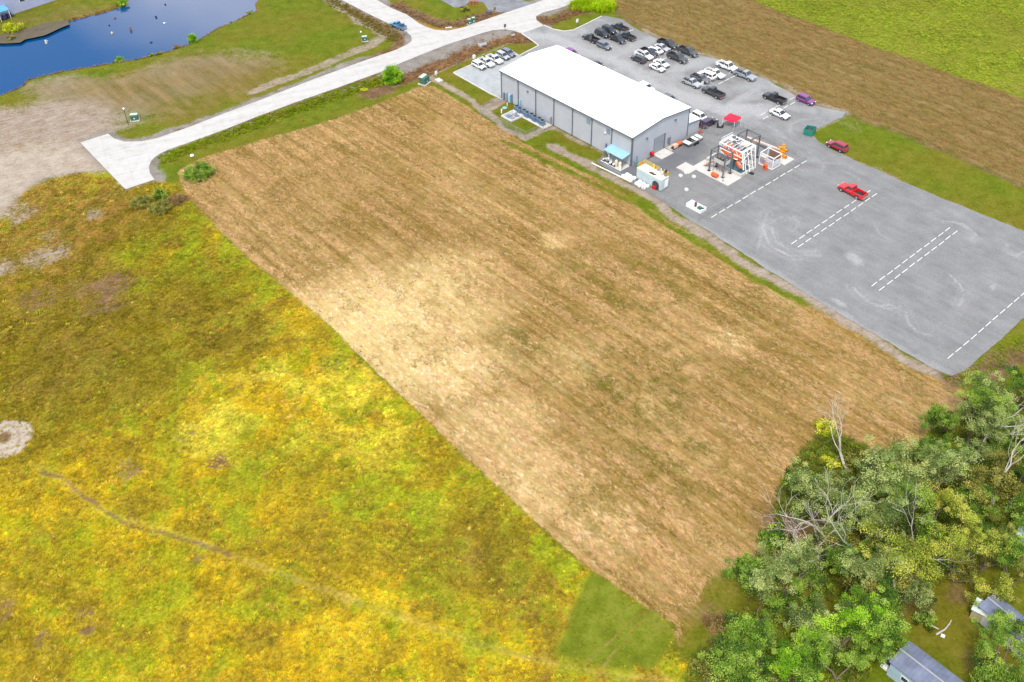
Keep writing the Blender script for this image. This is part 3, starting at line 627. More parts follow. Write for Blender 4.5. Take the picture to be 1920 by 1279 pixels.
def scatter_group():
    g = bpy.data.node_groups.new('plant_scatter', 'GeometryNodeTree')
    g.interface.new_socket('Geometry', in_out='INPUT', socket_type='NodeSocketGeometry'); g.interface.new_socket('Geometry', in_out='OUTPUT', socket_type='NodeSocketGeometry')
    N = g.nodes.new; i_, o_ = N('NodeGroupInput'), N('NodeGroupOutput'); ip = N('GeometryNodeInstanceOnPoints'); ci = N('GeometryNodeCollectionInfo')
    ci.inputs['Collection'].default_value = PLANTS; ci.inputs['Separate Children'].default_value = True; ci.inputs['Reset Children'].default_value = True
    def na(nm_, ty):
        q = N('GeometryNodeInputNamedAttribute'); q.data_type = ty; q.inputs['Name'].default_value = nm_; return q.outputs['Attribute']
    L_ = g.links.new
    L_(i_.outputs[0], ip.inputs['Points']); L_(ci.outputs[0], ip.inputs['Instance']); ip.inputs['Pick Instance'].default_value = True
    L_(na('idx', 'INT'), ip.inputs['Instance Index']); L_(na('rot', 'FLOAT_VECTOR'), ip.inputs['Rotation']); L_(na('scl', 'FLOAT_VECTOR'), ip.inputs['Scale']); L_(ip.outputs[0], o_.inputs[0])
    return g
SCATTER = scatter_group()
def zground(x, y):
    """terrain height by bilinear look-up"""
    i = np.clip(np.searchsorted(gx, x) - 1, 0, nxg - 2); j = np.clip(np.searchsorted(gy, y) - 1, 0, nyg - 2)
    fx = (x - gx[i]) / (gx[i + 1] - gx[i]); fy = (y - gy[j]) / (gy[j + 1] - gy[j]); Zg = Z.reshape(nyg, nxg)
    return (Zg[j, i] * (1 - fx) + Zg[j, i + 1] * fx) * (1 - fy) + (Zg[j + 1, i] * (1 - fx) + Zg[j + 1, i + 1] * fx) * fy
def gval(arr, x, y):
    i = np.clip(np.searchsorted(gx, x), 0, nxg - 1); j = np.clip(np.searchsorted(gy, y), 0, nyg - 1); return arr.reshape(nyg, nxg)[j, i]
FRAME = GP([(-60, -40), (1980, -40), (2000, 1330), (-80, 1330)])
def sample(P, dens):
    lo, hi = P.min(0), P.max(0); n = int((hi[0] - lo[0]) * (hi[1] - lo[1]) * dens)
    x = RNG.uniform(lo[0], hi[0], n); y = RNG.uniform(lo[1], hi[1], n)
    k = (sdf(x, y, FRAME) < 0); x, y = x[k], y[k]; k = sdf(x, y, P) < 0; return x[k], y[k]
def scatter(name, x, y, idx, scl, cols, label, cat, rz=None, tilt=.12, zoff=0.0, flat=1.0):
    n = len(x); me = bpy.data.meshes.new(name); me.vertices.add(n)
    me.vertices.foreach_set('co', np.stack([x, y, zground(x, y) + zoff], 1).astype(np.float32).ravel())
    rz = RNG.uniform(0, 6.283, n) if rz is None else rz
    rot = np.stack([RNG.normal(0, tilt, n), RNG.normal(0, tilt, n), rz], 1)
    a = me.attributes.new('rot', 'FLOAT_VECTOR', 'POINT'); a.data.foreach_set('vector', rot.astype(np.float32).ravel())
    if scl.ndim == 1: scl = np.stack([scl, scl, scl * flat], 1)
    a = me.attributes.new('scl', 'FLOAT_VECTOR', 'POINT'); a.data.foreach_set('vector', scl.astype(np.float32).ravel())
    a = me.attributes.new('idx', 'INT', 'POINT'); a.data.foreach_set('value', np.asarray(idx, np.int32))
    a = me.attributes.new('col', 'FLOAT_COLOR', 'POINT'); a.data.foreach_set('color', np.concatenate([cols, np.ones((n, 1))], 1).astype(np.float32).ravel())
    o = link(bpy.data.objects.new(name, me)); md = o.modifiers.new('scatter', 'NODES'); md.node_group = SCATTER
    return tag(o, label, cat, kind='stuff')
def pal(*c): return np.array([A(*q, PK)[:3] for q in c])      # leaf colours
PK = 2.7                                                      # leaves hang at all angles, so they need a little more than flat ground
def pick(prob, palette, keep=.5):
    p = np.maximum(prob, 1e-4); p = p / p.sum(1, keepdims=True); c = p.cumsum(1); r_ = RNG.random(len(p))[:, None]
    i = (r_ > c).sum(1).clip(0, palette.shape[0] - 1); return i, (palette[i] * keep + (p @ palette) * (1 - keep)) * RNG.uniform(.84, 1.16, (len(p), 1)) * RNG.normal(1, .05, (len(p), 3)).clip(.8, 1.2)
# ---- wild meadow
x, y = sample(MEADOW, 9.0)
k = (gval(COVW['weed'], x, y) + .45 * gval(COVW['gold'], x, y) + .2 * gval(COVW['dirt'], x, y) + .06 * gval(COVW['sand'], x, y)) > RNG.random(len(x)) * .95; x, y = x[k], y[k]
p_, brn, dt = meadow_mix(x, y)
k = (dt > .1 + .3 * fbm(x, y, 2.5, 92)) & (sdf(x, y, MOWN_GREEN) > 1.6 * fbm(x, y, 2.5, 93) - 1.0); x, y, p_, brn, dt = x[k], y[k], p_[k], brn[k], dt[k]
ki, cc = pick(p_, WP * 2.1, .42)
cc = np.minimum(cc * (.5 + 1.0 * fbm(x, y, 1.2, 105, 3))[:, None] * (1 - .26 * brn)[:, None], .88)
idx = np.where(RNG.random(len(x)) < .85, RNG.integers(0, 2, len(x)), RNG.integers(2, 4, len(x)))
scl = RNG.uniform(.3, .74, len(x)) * (.6 + .8 * fbm(x, y, 3, 107)) * (1 - .45 * ss(1.5, .6, dt))
scatter('meadow_plants', x, y, idx, scl, cc, 'knee-high golden and green weeds covering the wild meadow', 'wild plants', flat=.58, tilt=.22)
x, y = sample(MEADOW, 1.1); n1, n2 = fbm(x, y, 4.5, 141), fbm(x, y, 13, 142)
k = (gval(COVW['weed'], x, y) > .5) & (RNG.random(len(x)) < ss(.48, .68, n1) * 1.1) & (pld(x, y, TRACK) > 1.2) & (sdf(x, y, MOWN_GREEN) > .4); x, y, n1, n2 = x[k], y[k], n1[k], n2[k]
up_ = region(x, y, [(150, 560, 34, 1), (350, 520, 22, 1), (80, 700, 22, 1)])
ki, cc = pick(np.stack([.7 + .6 * up_, .6 + .5 * up_, .6 + n2, .25 + .6 * (1 - up_), .4 + 0 * x], 1), pal((92, 92, 30), (120, 88, 46), (128, 138, 34), (190, 170, 60), (150, 118, 66)) * 1.55, .7)
scatter('tall_weeds', x, y, RNG.choice([0, 1, 0, 1, 2, 0], len(x)), RNG.uniform(.5, 1.1, len(x)), cc, 'taller dark green and brown weed clumps dotted through the meadow', 'weeds', flat=.8)
# ---- mown straw lying along the mower's path
x, y = sample(FIELD, 11.0)
k = gval(COVW['straw'], x, y) > .5; x, y = x[k], y[k]
u_ = x * U.x + y * U.y; v_ = x * Wd.x + y * Wd.y
row = fbm(u_ * .03, v_, 1.15, 114, 2); row2 = fbm(u_ * .05, v_, 4.0, 115, 2)
k = RNG.random(len(x)) < .30 + 1.1 * ss(.40, .62, row * .65 + row2 * .35); x, y, u_, v_, row, row2 = x[k], y[k], u_[k], v_[k], row[k], row2[k]
b = pale_and_glow_at(x, y); g = green_at(x, y)
n1 = fbm(u_, v_ * 3.2, 5, 111); n2 = fbm(x, y, 3.0, 112); n3 = fbm(x, y, 14, 113)
SP = pal((164, 128, 80), (204, 170, 118), (226, 196, 148), (248, 228, 182), (255, 246, 224), (138, 124, 44), (134, 100, 60), (226, 180, 104)) * 1.04
gm_ = ss(.46, .62, n2 * .55 + n1 * .45) * g
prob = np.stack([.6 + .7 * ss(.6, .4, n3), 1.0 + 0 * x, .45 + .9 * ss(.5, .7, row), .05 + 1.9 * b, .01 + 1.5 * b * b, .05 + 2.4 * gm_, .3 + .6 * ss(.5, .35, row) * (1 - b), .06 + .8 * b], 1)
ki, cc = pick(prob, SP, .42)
rz = AL + RNG.normal(0, .28, len(x))
sc = RNG.uniform(.32, .7, len(x)); scatter('mown_straw', x, y, RNG.integers(4, 6, len(x)), np.stack([sc * 1.25, sc * .8, sc * RNG.uniform(.5, 1.2, len(x))], 1), cc, 'dry cut straw lying in streaks over the mown field', 'straw', rz, .05)
k = (gm_ > .25) & (RNG.random(len(x)) < .6); xg, yg = x[k] + .2, y[k] - .15
ki, cc = pick(np.stack([1 + 0 * xg, .8 + 0 * xg, .5 + 0 * xg], 1), pal((112, 106, 28), (140, 130, 40), (156, 134, 60)) * .9)
scatter('field_regrowth', xg, yg, RNG.integers(0, 2, len(xg)), RNG.uniform(.22, .42, len(xg)), cc, 'low green tufts regrowing through the mown straw', 'grass', flat=.6)
# ---- green crop and strips of tall grass
x, y = sample(CROP, 2.6); n1, n2 = fbm(x, y, 9, 121), fbm(x, y, 3, 122)
ki, cc = pick(np.stack([.6 + ss(.4, .6, n1), .5 + ss(.45, .65, n2), .25 + .9 * ss(.55, .7, n1), .25 + .3 * n2, .15 + 1.1 * ss(.5, .36, n1)], 1), pal((126, 144, 36), (146, 160, 46), (172, 180, 66), (164, 152, 70), (146, 128, 66)) * 1.15, .3)
cc = cc * (.75 + .5 * fbm(x, y, 22, 123))[:, None]
scatter('crop_plants', x, y, RNG.integers(0, 2, len(x)), RNG.uniform(.5, 1.0, len(x)) * (.7 + .6 * n1), cc, 'lush green weeds filling the field beyond the fallow strip', 'grass', flat=.6)
x, y = sample(FALLOW, 1.3); n1 = fbm(x, y, 6, 124)
ki, cc = pick(np.stack([1 + 0 * x, .7 + n1, .25 + ss(.55, .7, n1)], 1), pal((156, 128, 74), (186, 156, 106), (138, 128, 56)) * .9, .4)
scatter('fallow_stubble', x, y, RNG.integers(4, 6, len(x)), np.stack([RNG.uniform(.7, 1.4, len(x))] * 3, 1), cc, 'brown stubble on the long fallow strip behind the parking', 'straw', AL + RNG.normal(0, .3, len(x)), .05)
def strip(name, P, wd, dens, palette, prob, idxs, sc_, label, cat):
    P = GP(P); xs, ys = [], []
    for i in range(len(P) - 1):
        a, b_ = P[i], P[i + 1]; L_ = np.hypot(*(b_ - a)); n = int(L_ * wd * 2 * dens); t = RNG.random(n); o = RNG.normal(0, wd * .55, n)
        tn = (b_ - a) / L_; xs.append(a[0] + tn[0] * L_ * t - tn[1] * o); ys.append(a[1] + tn[1] * L_ * t + tn[0] * o)
    x, y = np.concatenate(xs), np.concatenate(ys); k = (sdf(x, y, ROAD) > .5) & (sdf(x, y, YARD) > .3) & (sdf(x, y, LOT) > .3); x, y = x[k], y[k]
    n = fbm(x, y, 4, 131); ki, cc = pick(np.array(prob)[None] * (.4 + RNG.random((len(x), len(prob))) * n[:, None] * 2), palette)
    scatter(name, x, y, RNG.choice(idxs, len(x)), RNG.uniform(*sc_, len(x)), cc, label, cat)
GP1 = pal((100, 128, 22), (134, 158, 26), (176, 176, 40), (150, 120, 60), (120, 96, 52))
strip('verge_grass', [(300, 300), (330, 285), (405, 256), (490, 225), (560, 200), (640, 172), (700, 152), (750, 146)], 2.2, 6, GP1, [1, 1, .5, .3, .2], [0, 1, 2], (.5, 1.1), 'tall bright green grass between the road and the mown field', 'grass')
strip('ditch_reeds', [(745, 150), (800, 131), (850, 110), (900, 87), (945, 72), (990, 70)], 2.4, 4, pal((168, 128, 92), (140, 102, 70), (190, 156, 118), (120, 104, 50)), [1, 1, .8, .3], [1, 1, 6, 4], (.4, .85), 'dry brown reeds in the ditch before the parking apron', 'reeds')
strip('dry_reeds', [(740, 6), (790, 30), (830, 46), (862, 44), (905, 28), (930, 26)], 1.8, 4, pal((150, 122, 96), (128, 100, 74), (170, 146, 112)), [1, 1, .7], [1, 6, 4], (.4, .8), 'dry grey-brown reeds in the ditch across the road', 'reeds')
strip('roadside_weeds', [(745, 74), (720, 55), (690, 38), (650, 14), (600, -14)], 2.2, 4, pal((116, 108, 40), (140, 112, 64), (96, 112, 36), (160, 134, 90)), [1, .8, .8, .5], [0, 1, 2], (.5, 1.0), 'mixed brown and green weeds along the side road', 'weeds')
strip('near_ditch_grass', [(1015, 38), (1045, 36), (1078, 22), (1120, 6)], 1.8, 4, pal((160, 124, 92), (140, 108, 72), (120, 112, 48)), [1, 1, .4], [1, 6, 4], (.4, .8), 'dry ditch grass beside the yard entrance', 'grass')
strip('roadside_tall_grass', [(1068, 4), (1095, 8), (1120, 14), (1150, 14)], 2.6, 9, pal((150, 184, 22), (176, 200, 30), (120, 160, 26), (200, 196, 50)), [1, 1, .8, .4], [6, 6, 3], (1.0, 1.6), 'tall bright yellow-green grass thicket at the head of the parking', 'grass')
strip('pond_margin_plants', [(0, 176), (44, 158), (52, 148), (90, 138), (140, 128), (190, 120), (245, 112), (290, 102), (330, 90), (365, 78), (395, 58), (425, 44), (455, 30), (478, 20)], .7, 3, pal((128, 92, 62), (110, 70, 50), (150, 140, 50), (176, 150, 110)), [1, .8, .5, .4], [1, 2, 4], (.5, 1.0), 'rusty brown plants along the near pond edge', 'plants')
strip('far_bank_plants', [(0, 64), (40, 60), (85, 54), (130, 36), (200, 18), (235, 6)], .8, 3, pal((140, 104, 70), (120, 84, 56), (160, 130, 80)), [1, .8, .6], [1, 4], (.5, .9), 'dry brown grass on the far pond bank', 'grass')
strip('field_edge_grass', [(1770, 712), (1830, 705), (1880, 665), (1920, 640)], 2.0, 4, GP1, [1, 1, .3, .2, .1], [0, 1], (.35, .6), 'bright green grass at the corner of the gravel yard', 'grass')

# ---- short grass on the lawns and the rough ground by the pond
LAWNS = [GP([(-60, 60), (0, 50), (230, 0), (330, -40), (720, -40), (760, 80), (480, 195), (300, 262), (150, 275), (-60, 300)]), GP([(1520, 220), (1590, 200), (1960, 350), (1960, 470), (1540, 290)]), GP([(800, 140), (960, 90), (1130, 300), (1320, 440), (1300, 450), (830, 180)]),
         GP([(1020, 1060), (1280, 1160), (1280, 1280), (1020, 1270)]), GP([(1690, 1080), (1960, 960), (1990, 1330), (1600, 1330)]), GP([(280, 340), (800, 160), (740, 130), (290, 280)]), GP([(1760, 720), (1960, 560), (1960, 740), (1800, 760)])]
xs, ys = [], []
for P in LAWNS + [MOWN_GREEN] * 3: x, y = sample(P, 2.2); xs.append(x); ys.append(y)
x, y = np.concatenate(xs), np.concatenate(ys)
lw, sw = gval(COVW['lawn'], x, y) + gval(COVW['crop'], x, y), gval(COVW['sand'], x, y) + gval(COVW['dirt'], x, y)
k = (sdf(x, y, ROAD) > .6) & (sdf(x, y, YARD) > .4) & (sdf(x, y, LOT) > .3) & (sdf(x, y, POND) > 1.2) & (sdf(x, y, ASPH) > .4) & (RNG.random(len(x)) < lw + .45 * sw)
hx = (x - A0_.x) * U.x + (y - A0_.y) * U.y; hy = (x - A0_.x) * Wd.x + (y - A0_.y) * Wd.y
k &= ~((hx > -.5) & (hx < 44.5) & (hy > -3.2) & (hy < 20)); x, y, lw, sw = x[k], y[k], lw[k], sw[k]; n1 = fbm(x, y, 7, 161)
ki, cc = pick(np.stack([lw * (.6 + n1), lw, .25 + .5 * sw, .05 + 1.1 * sw, .05 + .5 * sw], 1), pal((118, 132, 28), (140, 150, 40), (160, 146, 66), (186, 158, 110), (142, 112, 70)) * 1.0, .5)
scatter('short_grass', x, y, np.where(RNG.random(len(x)) < .3, 4, RNG.integers(0, 2, len(x))), RNG.uniform(.18, .42, len(x)), cc, 'short grass on the lawns and verges', 'grass', flat=.45)

# ================================================================== trees and shrubs
BARK = M('bark', (.16, .12, .085), .95, 0, .35, 3); DEADWOOD = M('dead_wood', (.46, .42, .36), .9, 0, .3, 3)
def leaf_mat(name, *c, k=3.5):
    """leaf colours: each leaf spray keeps its own tint"""
    t = NT(name); a = t.attr('tint').outputs['Fac']
    st = [(.15 + .7 * i / (len(c) - 1), A(*q, k)) for i, q in enumerate(c)]
    cl = t.mix(1.0, t.ramp(a, st), t.ramp(t.noise(t.coord(), 1.6, 3), [(.3, (.75, .75, .75)), (.7, (1.2, 1.2, 1.2))]), 'MULTIPLY')
    t.base(cl); t.set(.7, 0, .1)
    tr = t.n('ShaderNodeBsdfTranslucent'); t.l(cl, tr.inputs['Color']); mx = t.n('ShaderNodeMixShader'); mx.inputs[0].default_value = .38
    t.l(t.p.outputs[0], mx.inputs[1]); t.l(tr.outputs[0], mx.inputs[2]); t.l(mx.outputs[0], t.out.inputs['Surface']); return t.m
LEAF = {'grey': leaf_mat('leaf_grey_green', (50, 64, 32), (94, 112, 54), (130, 146, 80), (162, 170, 104)),
        'green': leaf_mat('leaf_green', (36, 62, 20), (78, 112, 34), (114, 142, 48), (146, 166, 70)),
        'yellow': leaf_mat('leaf_yellow_green', (64, 80, 24), (116, 132, 38), (152, 160, 56), (178, 174, 80)),
        'olive': leaf_mat('leaf_olive', (52, 56, 22), (98, 104, 42), (132, 130, 58), (158, 150, 76)),
        'bright': leaf_mat('leaf_bright', (66, 104, 16), (96, 138, 24), (126, 166, 36), (158, 186, 56)),
        'lime': leaf_mat('leaf_lime', (112, 126, 14), (150, 160, 22), (182, 184, 40), (200, 196, 70)),
        'brown': leaf_mat('leaf_brown', (96, 76, 48), (130, 100, 66), (150, 120, 84), (120, 112, 56))}
def leaf_cloud(cen, rad, per, size, r):
    """numpy leaf quads spread round spray centres; returns verts, faces, tint"""
    n = len(cen) * per; c = np.repeat(np.asarray(cen), per, 0); rr = np.repeat(np.asarray(rad), per)[:, None]
    d = r.normal(0, 1, (n, 3)); d /= np.linalg.norm(d, axis=1)[:, None]; p = c + d * rr * r.random((n, 1)) ** .42 * np.array([1, 1, .7])
    u_ = r.normal(0, 1, (n, 3)) * np.array([1, 1, .55]); u_ /= np.linalg.norm(u_, axis=1)[:, None]
    w_ = r.normal(0, .6, (n, 3)) + d * .5 + np.array([0, 0, .7]); v_ = np.cross(w_, u_); v_ /= np.linalg.norm(v_, axis=1)[:, None] + 1e-9
    L_ = size * r.uniform(.65, 1.35, (n, 1))
    vs_ = np.stack([p - u_ * L_ * .5, p + v_ * L_ * .3, p + u_ * L_ * .5, p - v_ * L_ * .3], 1).reshape(-1, 3)
    tint = np.repeat(r.random(len(cen)), per) * .8 + r.random(n) * .2
    return vs_, np.arange(n * 4).reshape(-1, 4), np.repeat(tint, 4)
def grow(mb, p, d, L_, r0, lev, r, tips, spread=.7, up=.25, kink=.22, minr=.02):
    p = Vector(p); d = Vector(d).normalized(); k = 3; rad = r0
    for i in range(k):
        d2 = (d + Vector((r.gauss(0, kink), r.gauss(0, kink), r.gauss(0, kink) + up * .25))).normalized(); q = p + d2 * (L_ / k); r1 = max(rad * .8, minr)
        mb.tube(p, q, rad, r1, 5 if lev > 1 else 4, i == k - 1); p, d, rad = q, d2, r1
        if i > 0 or lev < 2: tips.append((tuple(p), lev))
        if lev > 0 and i > 0:
            for j in range(r.choice((1, 2, 2))):
                a = r.uniform(0, 6.283); o = d.orthogonal().normalized(); o.rotate(Matrix.Rotation(a, 3, d)); nd = (d + o * r.uniform(spread * .6, spread * 1.3) + Vector((0, 0, up))).normalized()
                grow(mb, p, nd, L_ * r.uniform(.55, .8), rad * r.uniform(.5, .7), lev - 1, r, tips, spread, up, kink, minr)
def tree_mesh(seed, H, spread, per, size, lev=3, trunk=.3, rad=.75, bark=None, sparse=1.0, squash=1.0):
    r = random.Random(seed); rn_ = np.random.default_rng(seed); mb = MB(); tips = []
    mb.tube((0, 0, -.3), (0, 0, H * .08), trunk * 1.3, trunk, 7, False)
    for s_ in range(r.choice((2, 3, 3))):
        a = r.uniform(0, 6.283); grow(mb, (0, 0, H * .05), (math.cos(a) * spread, math.sin(a) * spread, 1), H * r.uniform(.5, .62), trunk * .75, lev, r, tips, .75 * (.6 + spread), .18)
    tm = mb.mesh('trunk', bark or BARK)
    cen = [t for t, l_ in tips if l_ <= 1 and t[2] > H * .16]
    cen = [c for c in cen if r.random() < sparse]
    cen += [tuple(Vector(c) + Vector((r.gauss(0, .7), r.gauss(0, .7), r.gauss(0, .4)))) for c in cen if r.random() < .5]
    if len(cen) > 165: cen = r.sample(cen, 165)
    v, f, t = leaf_cloud(cen, rn_.uniform(.55, 1.6, len(cen)) * rad, per, size, rn_); v[:, 2] *= squash
    cm = raw_mesh('crown', v, f, LEAF['green']); fattr(cm, 'tint', t); return tm, cm
def shrub_mesh(seed, rx, h, n, per, size):
    r = random.Random(seed); rn_ = np.random.default_rng(seed); mb = MB(); cen = []
    for i in range(n):
        a = r.uniform(0, 6.283); q = rx * math.sqrt(r.random()); z = h * r.uniform(.25, 1) * (1 - .45 * (q / rx) ** 2); p = (q * math.cos(a), q * math.sin(a), z); cen.append(p)
        if i % 3 == 0: mb.tube((p[0] * .25, p[1] * .25, -.2), p, .035, .012, 4)
    v, f, t = leaf_cloud(cen, rn_.uniform(.25, .5, n) * min(rx, h), per, size, rn_); v[:, 2] = np.maximum(v[:, 2], .02)
    cm = raw_mesh('crown', v, f, LEAF['green']); fattr(cm, 'tint', t); return mb.mesh('stems', BARK), cm
def dead_mesh(seed, H, lev=3, lean=(0, 0), trunk=.28, spread=.75):
    r = random.Random(seed); mb = MB(); tips = []
    grow(mb, (0, 0, -.2), (lean[0], lean[1], 1), H * .62, trunk, lev, r, tips, spread, .12, .2, .016)
    return mb.mesh('trunk', DEADWOOD)
TREES = [tree_mesh(21, 8.5, .55, 120, .18), tree_mesh(22, 9.5, .45, 120, .18), tree_mesh(23, 7.5, .7, 120, .18), tree_mesh(24, 8.0, .5, 105, .185, sparse=.8), tree_mesh(25, 6.0, .6, 110, .175, 3, .2, .7), tree_mesh(26, 7.0, .6, 95, .18, sparse=.7)]
SHRUBS = [shrub_mesh(31, 1.3, 1.3, 26, 48, .2), shrub_mesh(32, 1.6, 1.6, 34, 46, .22), shrub_mesh(33, 1.1, 1.7, 26, 46, .2)]
TALL = shrub_mesh(34, 2.2, 5.4, 100, 110, .22); WIDE = shrub_mesh(35, 3.0, 1.9, 110, 80, .19); SHRUBS += [TALL, WIDE]
def zg(p): return float(zground(np.array([p.x]), np.array([p.y]))[0])
def plant(name, proto, px, py, s, leaf, label, cat, group=None, rz=None, sz=1.0, part='trunk', zc=None):
    """crown seen at (px,py): the root stands on the ground below the crown's middle height zc"""
    p = G(px, py, zc if zc is not None else 0.0); z = zg(p)
    o = empty(name, (p.x, p.y, z), random.uniform(0, 6.28) if rz is None else rz, label, cat, group); o.scale = (s, s, s * sz)
    a = link(bpy.data.objects.new(part, proto[0]), o); b = link(bpy.data.objects.new('crown', proto[1]), o)
    b.material_slots[0].link = 'OBJECT'; b.material_slots[0].material = LEAF[leaf]; return o
WOOD = 'trees in the wooded corner'
TL = [  # px, py (crown middle), proto, scale, leaf, label
 (1597, 925, 0, 1.05, 'grey', 'grey-green tree carrying bare pale limbs in the middle of the wood'),
 (1545, 950, 3, .9, 'grey', 'loose grey-green tree at the field-side edge of the wood'),
 (1710, 935, 1, .95, 'grey', 'broad grey-green tree right of the tree with bare limbs'),
 (1655, 895, 2, .8, 'olive', 'olive tree behind the broad grey-green tree'),
 (1795, 905, 4, 1.1, 'olive', 'olive-brown tree just left of the big dead trunk'),
 (1775, 985, 1, .82, 'yellow', 'tall yellow-green tree below the olive-brown one'),
 (1760, 845, 2, .78, 'green', 'low green tree at the notch of the mown field'),
 (1822, 812, 0, .85, 'green', 'green tree below the brown soil strip at right'),
 (1868, 790, 3, .95, 'grey', 'thin grey-green tree with pale limbs near the right border'),
 (1905, 745, 2, .85, 'green', 'green tree at the right border just below the gravel yard'),
 (1900, 840, 1, .8, 'grey', 'grey-green tree at the right border behind the dead trunk'),
 (1690, 1050, 5, 1.05, 'yellow', 'sparse yellow-green tree with pale twisted limbs'),
 (1640, 1075, 4, 1.0, 'olive', 'olive tree in front of the sparse yellow-green one'),
 (1485, 1110, 0, .85, 'grey', 'pale green tree at the left of the wood'),
 (1440, 1095, 4, .9, 'green', 'small green tree at the left tip of the wood'),
 (1600, 1150, 2, 1.05, 'green', 'broad fresh green tree above the grey roofed house'),
 (1540, 1215, 1, .85, 'bright', 'bright green tree left of the grey roofed house'),
 (1640, 1160, 3, .65, 'olive', 'olive-green tree touching the corner of the grey roof'),
 (1470, 1245, 4, 1.05, 'green', 'green bushy tree at the bottom border, nearest the mown field'),
 (1850, 1045, 2, .75, 'green', 'weeping green tree beside the small shed'),
 (1800, 1065, 4, .8, 'yellow', 'small yellow-green tree left of the weeping green tree'),
 (1900, 1060, 3, .65, 'olive', 'olive tree right of the weeping green tree'),
 (1878, 1222, 0, .62, 'green', 'dark green tree growing over the blue-grey roofed house'),
 (1900, 1262, 4, .95, 'green', 'green tree cut by the bottom right corner'),
 (1575, 1040, 2, .75, 'green', 'deep green tree under the bare pale limbs'),
 (1520, 1155, 2, .9, 'grey', 'grey-green tree between the pale green and the fresh green tree'),
 (1430, 1175, 4, .95, 'green', 'green tree overhanging the lower tip of the mown field'),
 (1620, 985, 1, .8, 'grey', 'grey-green tree hidden behind the fan of dead limbs'),
 (1740, 1060, 4, .95, 'olive', 'olive tree between the two yellow-green trees'),
 (1840, 880, 4, 1.0, 'olive', 'rusty olive tree left of the thick dead trunk'),
 (1830, 985, 2, .8, 'green', 'green tree above the rubbish pile'),
 (1900, 920, 0, .8, 'green', 'green tree behind the small pale house'),
 (1680, 990, 0, .8, 'green', 'green tree in the very middle of the wood'),
 (1410, 1225, 2, .85, 'green', 'low green tree at the bottom border left of the bushy tree'),
 (1575, 1255, 1, .65, 'green', 'dark green tree between the bright tree and the house corner'),
 (1790, 790, 4, .8, 'green', 'small green tree below the tip of the mown field'),
 (1650, 1125, 0, .75, 'grey', 'grey-green tree above the corner of the grey roof'),
]
for px, py, k, s, lf, lab in TL: s *= 1.17; plant('leafy_tree', TREES[k], px, py, s, lf, lab, 'tree', WOOD, zc=3.6 * s)
DL = [(1640, 1030, 5, 13.5, (-.15, .1), 'dead tree with pale limbs fanning out over the grey-green crown', 3.0), (1868, 935, 7, 13.0, (.1, .2), 'thick bare dead trunk with broken white limbs near the right border', 2.5),
      (1600, 880, 9, 9.5, (-.9, .6), 'pale leaning dead tree at the edge of the mown field', 1.0), (1835, 850, 11, 12.0, (.5, .3), 'slim dead tree slanting above the green crowns at right', 2.5), (1700, 1085, 13, 11.0, (.6, .1), 'dead tree with twisted branches before the yellow-green crown', 3.0), (1535, 1060, 15, 8.5, (-.2, .1), 'small leafless tree above the brush by the field', 1.5),
      (1585, 1010, 17, 12.0, (-.4, .2), 'bare limbed dead tree left of the fanning dead tree', 3.0), (1905, 800, 19, 12.0, (.1, .3), 'dead tree with pale limbs at the right border below the yard', 2.5), (1650, 1180, 21, 8.0, (.3, .2), 'grey leafless tree by the corner of the long roof', 2.0)]
for px, py, sd, H, ln, lab, zc in DL:
    p = G(px, py, zc); o = empty('dead_tree', (p.x, p.y, zg(p)), 0, lab, 'dead tree', 'dead trees in the wooded corner')
    link(bpy.data.objects.new('trunk', dead_mesh(sd, H * 1.1, 3, ln, .16 if H < 9 else .26)), o)
# undergrowth between the trees
UND = GP([(1510, 830), (1560, 805), (1640, 850), (1700, 868), (1750, 808), (1830, 780), (1960, 720), (1990, 900), (1850, 1010), (1780, 1080), (1700, 1120), (1650, 1220), (1600, 1300), (1280, 1300), (1300, 1230), (1400, 1130), (1440, 1040), (1460, 920)])
x, y = sample(UND, 2.6); n1 = fbm(x, y, 5, 151); k = RNG.random(len(x)) < ss(.28, .5, n1) * 1.1; x, y, n1 = x[k], y[k], n1[k]
ki, cc = pick(np.stack([1 + 0 * x, .8 + n1, .5 + ss(.5, .65, n1), .45 + 0 * x, .3 + 0 * x], 1), pal((70, 92, 34), (96, 120, 42), (140, 150, 44), (120, 100, 60), (164, 150, 66)))
scatter('undergrowth', x, y, RNG.integers(0, 4, len(x)), RNG.uniform(.9, 1.9, len(x)) * (.6 + .8 * n1), cc, 'tangled green undergrowth beneath the trees at lower right', 'undergrowth')
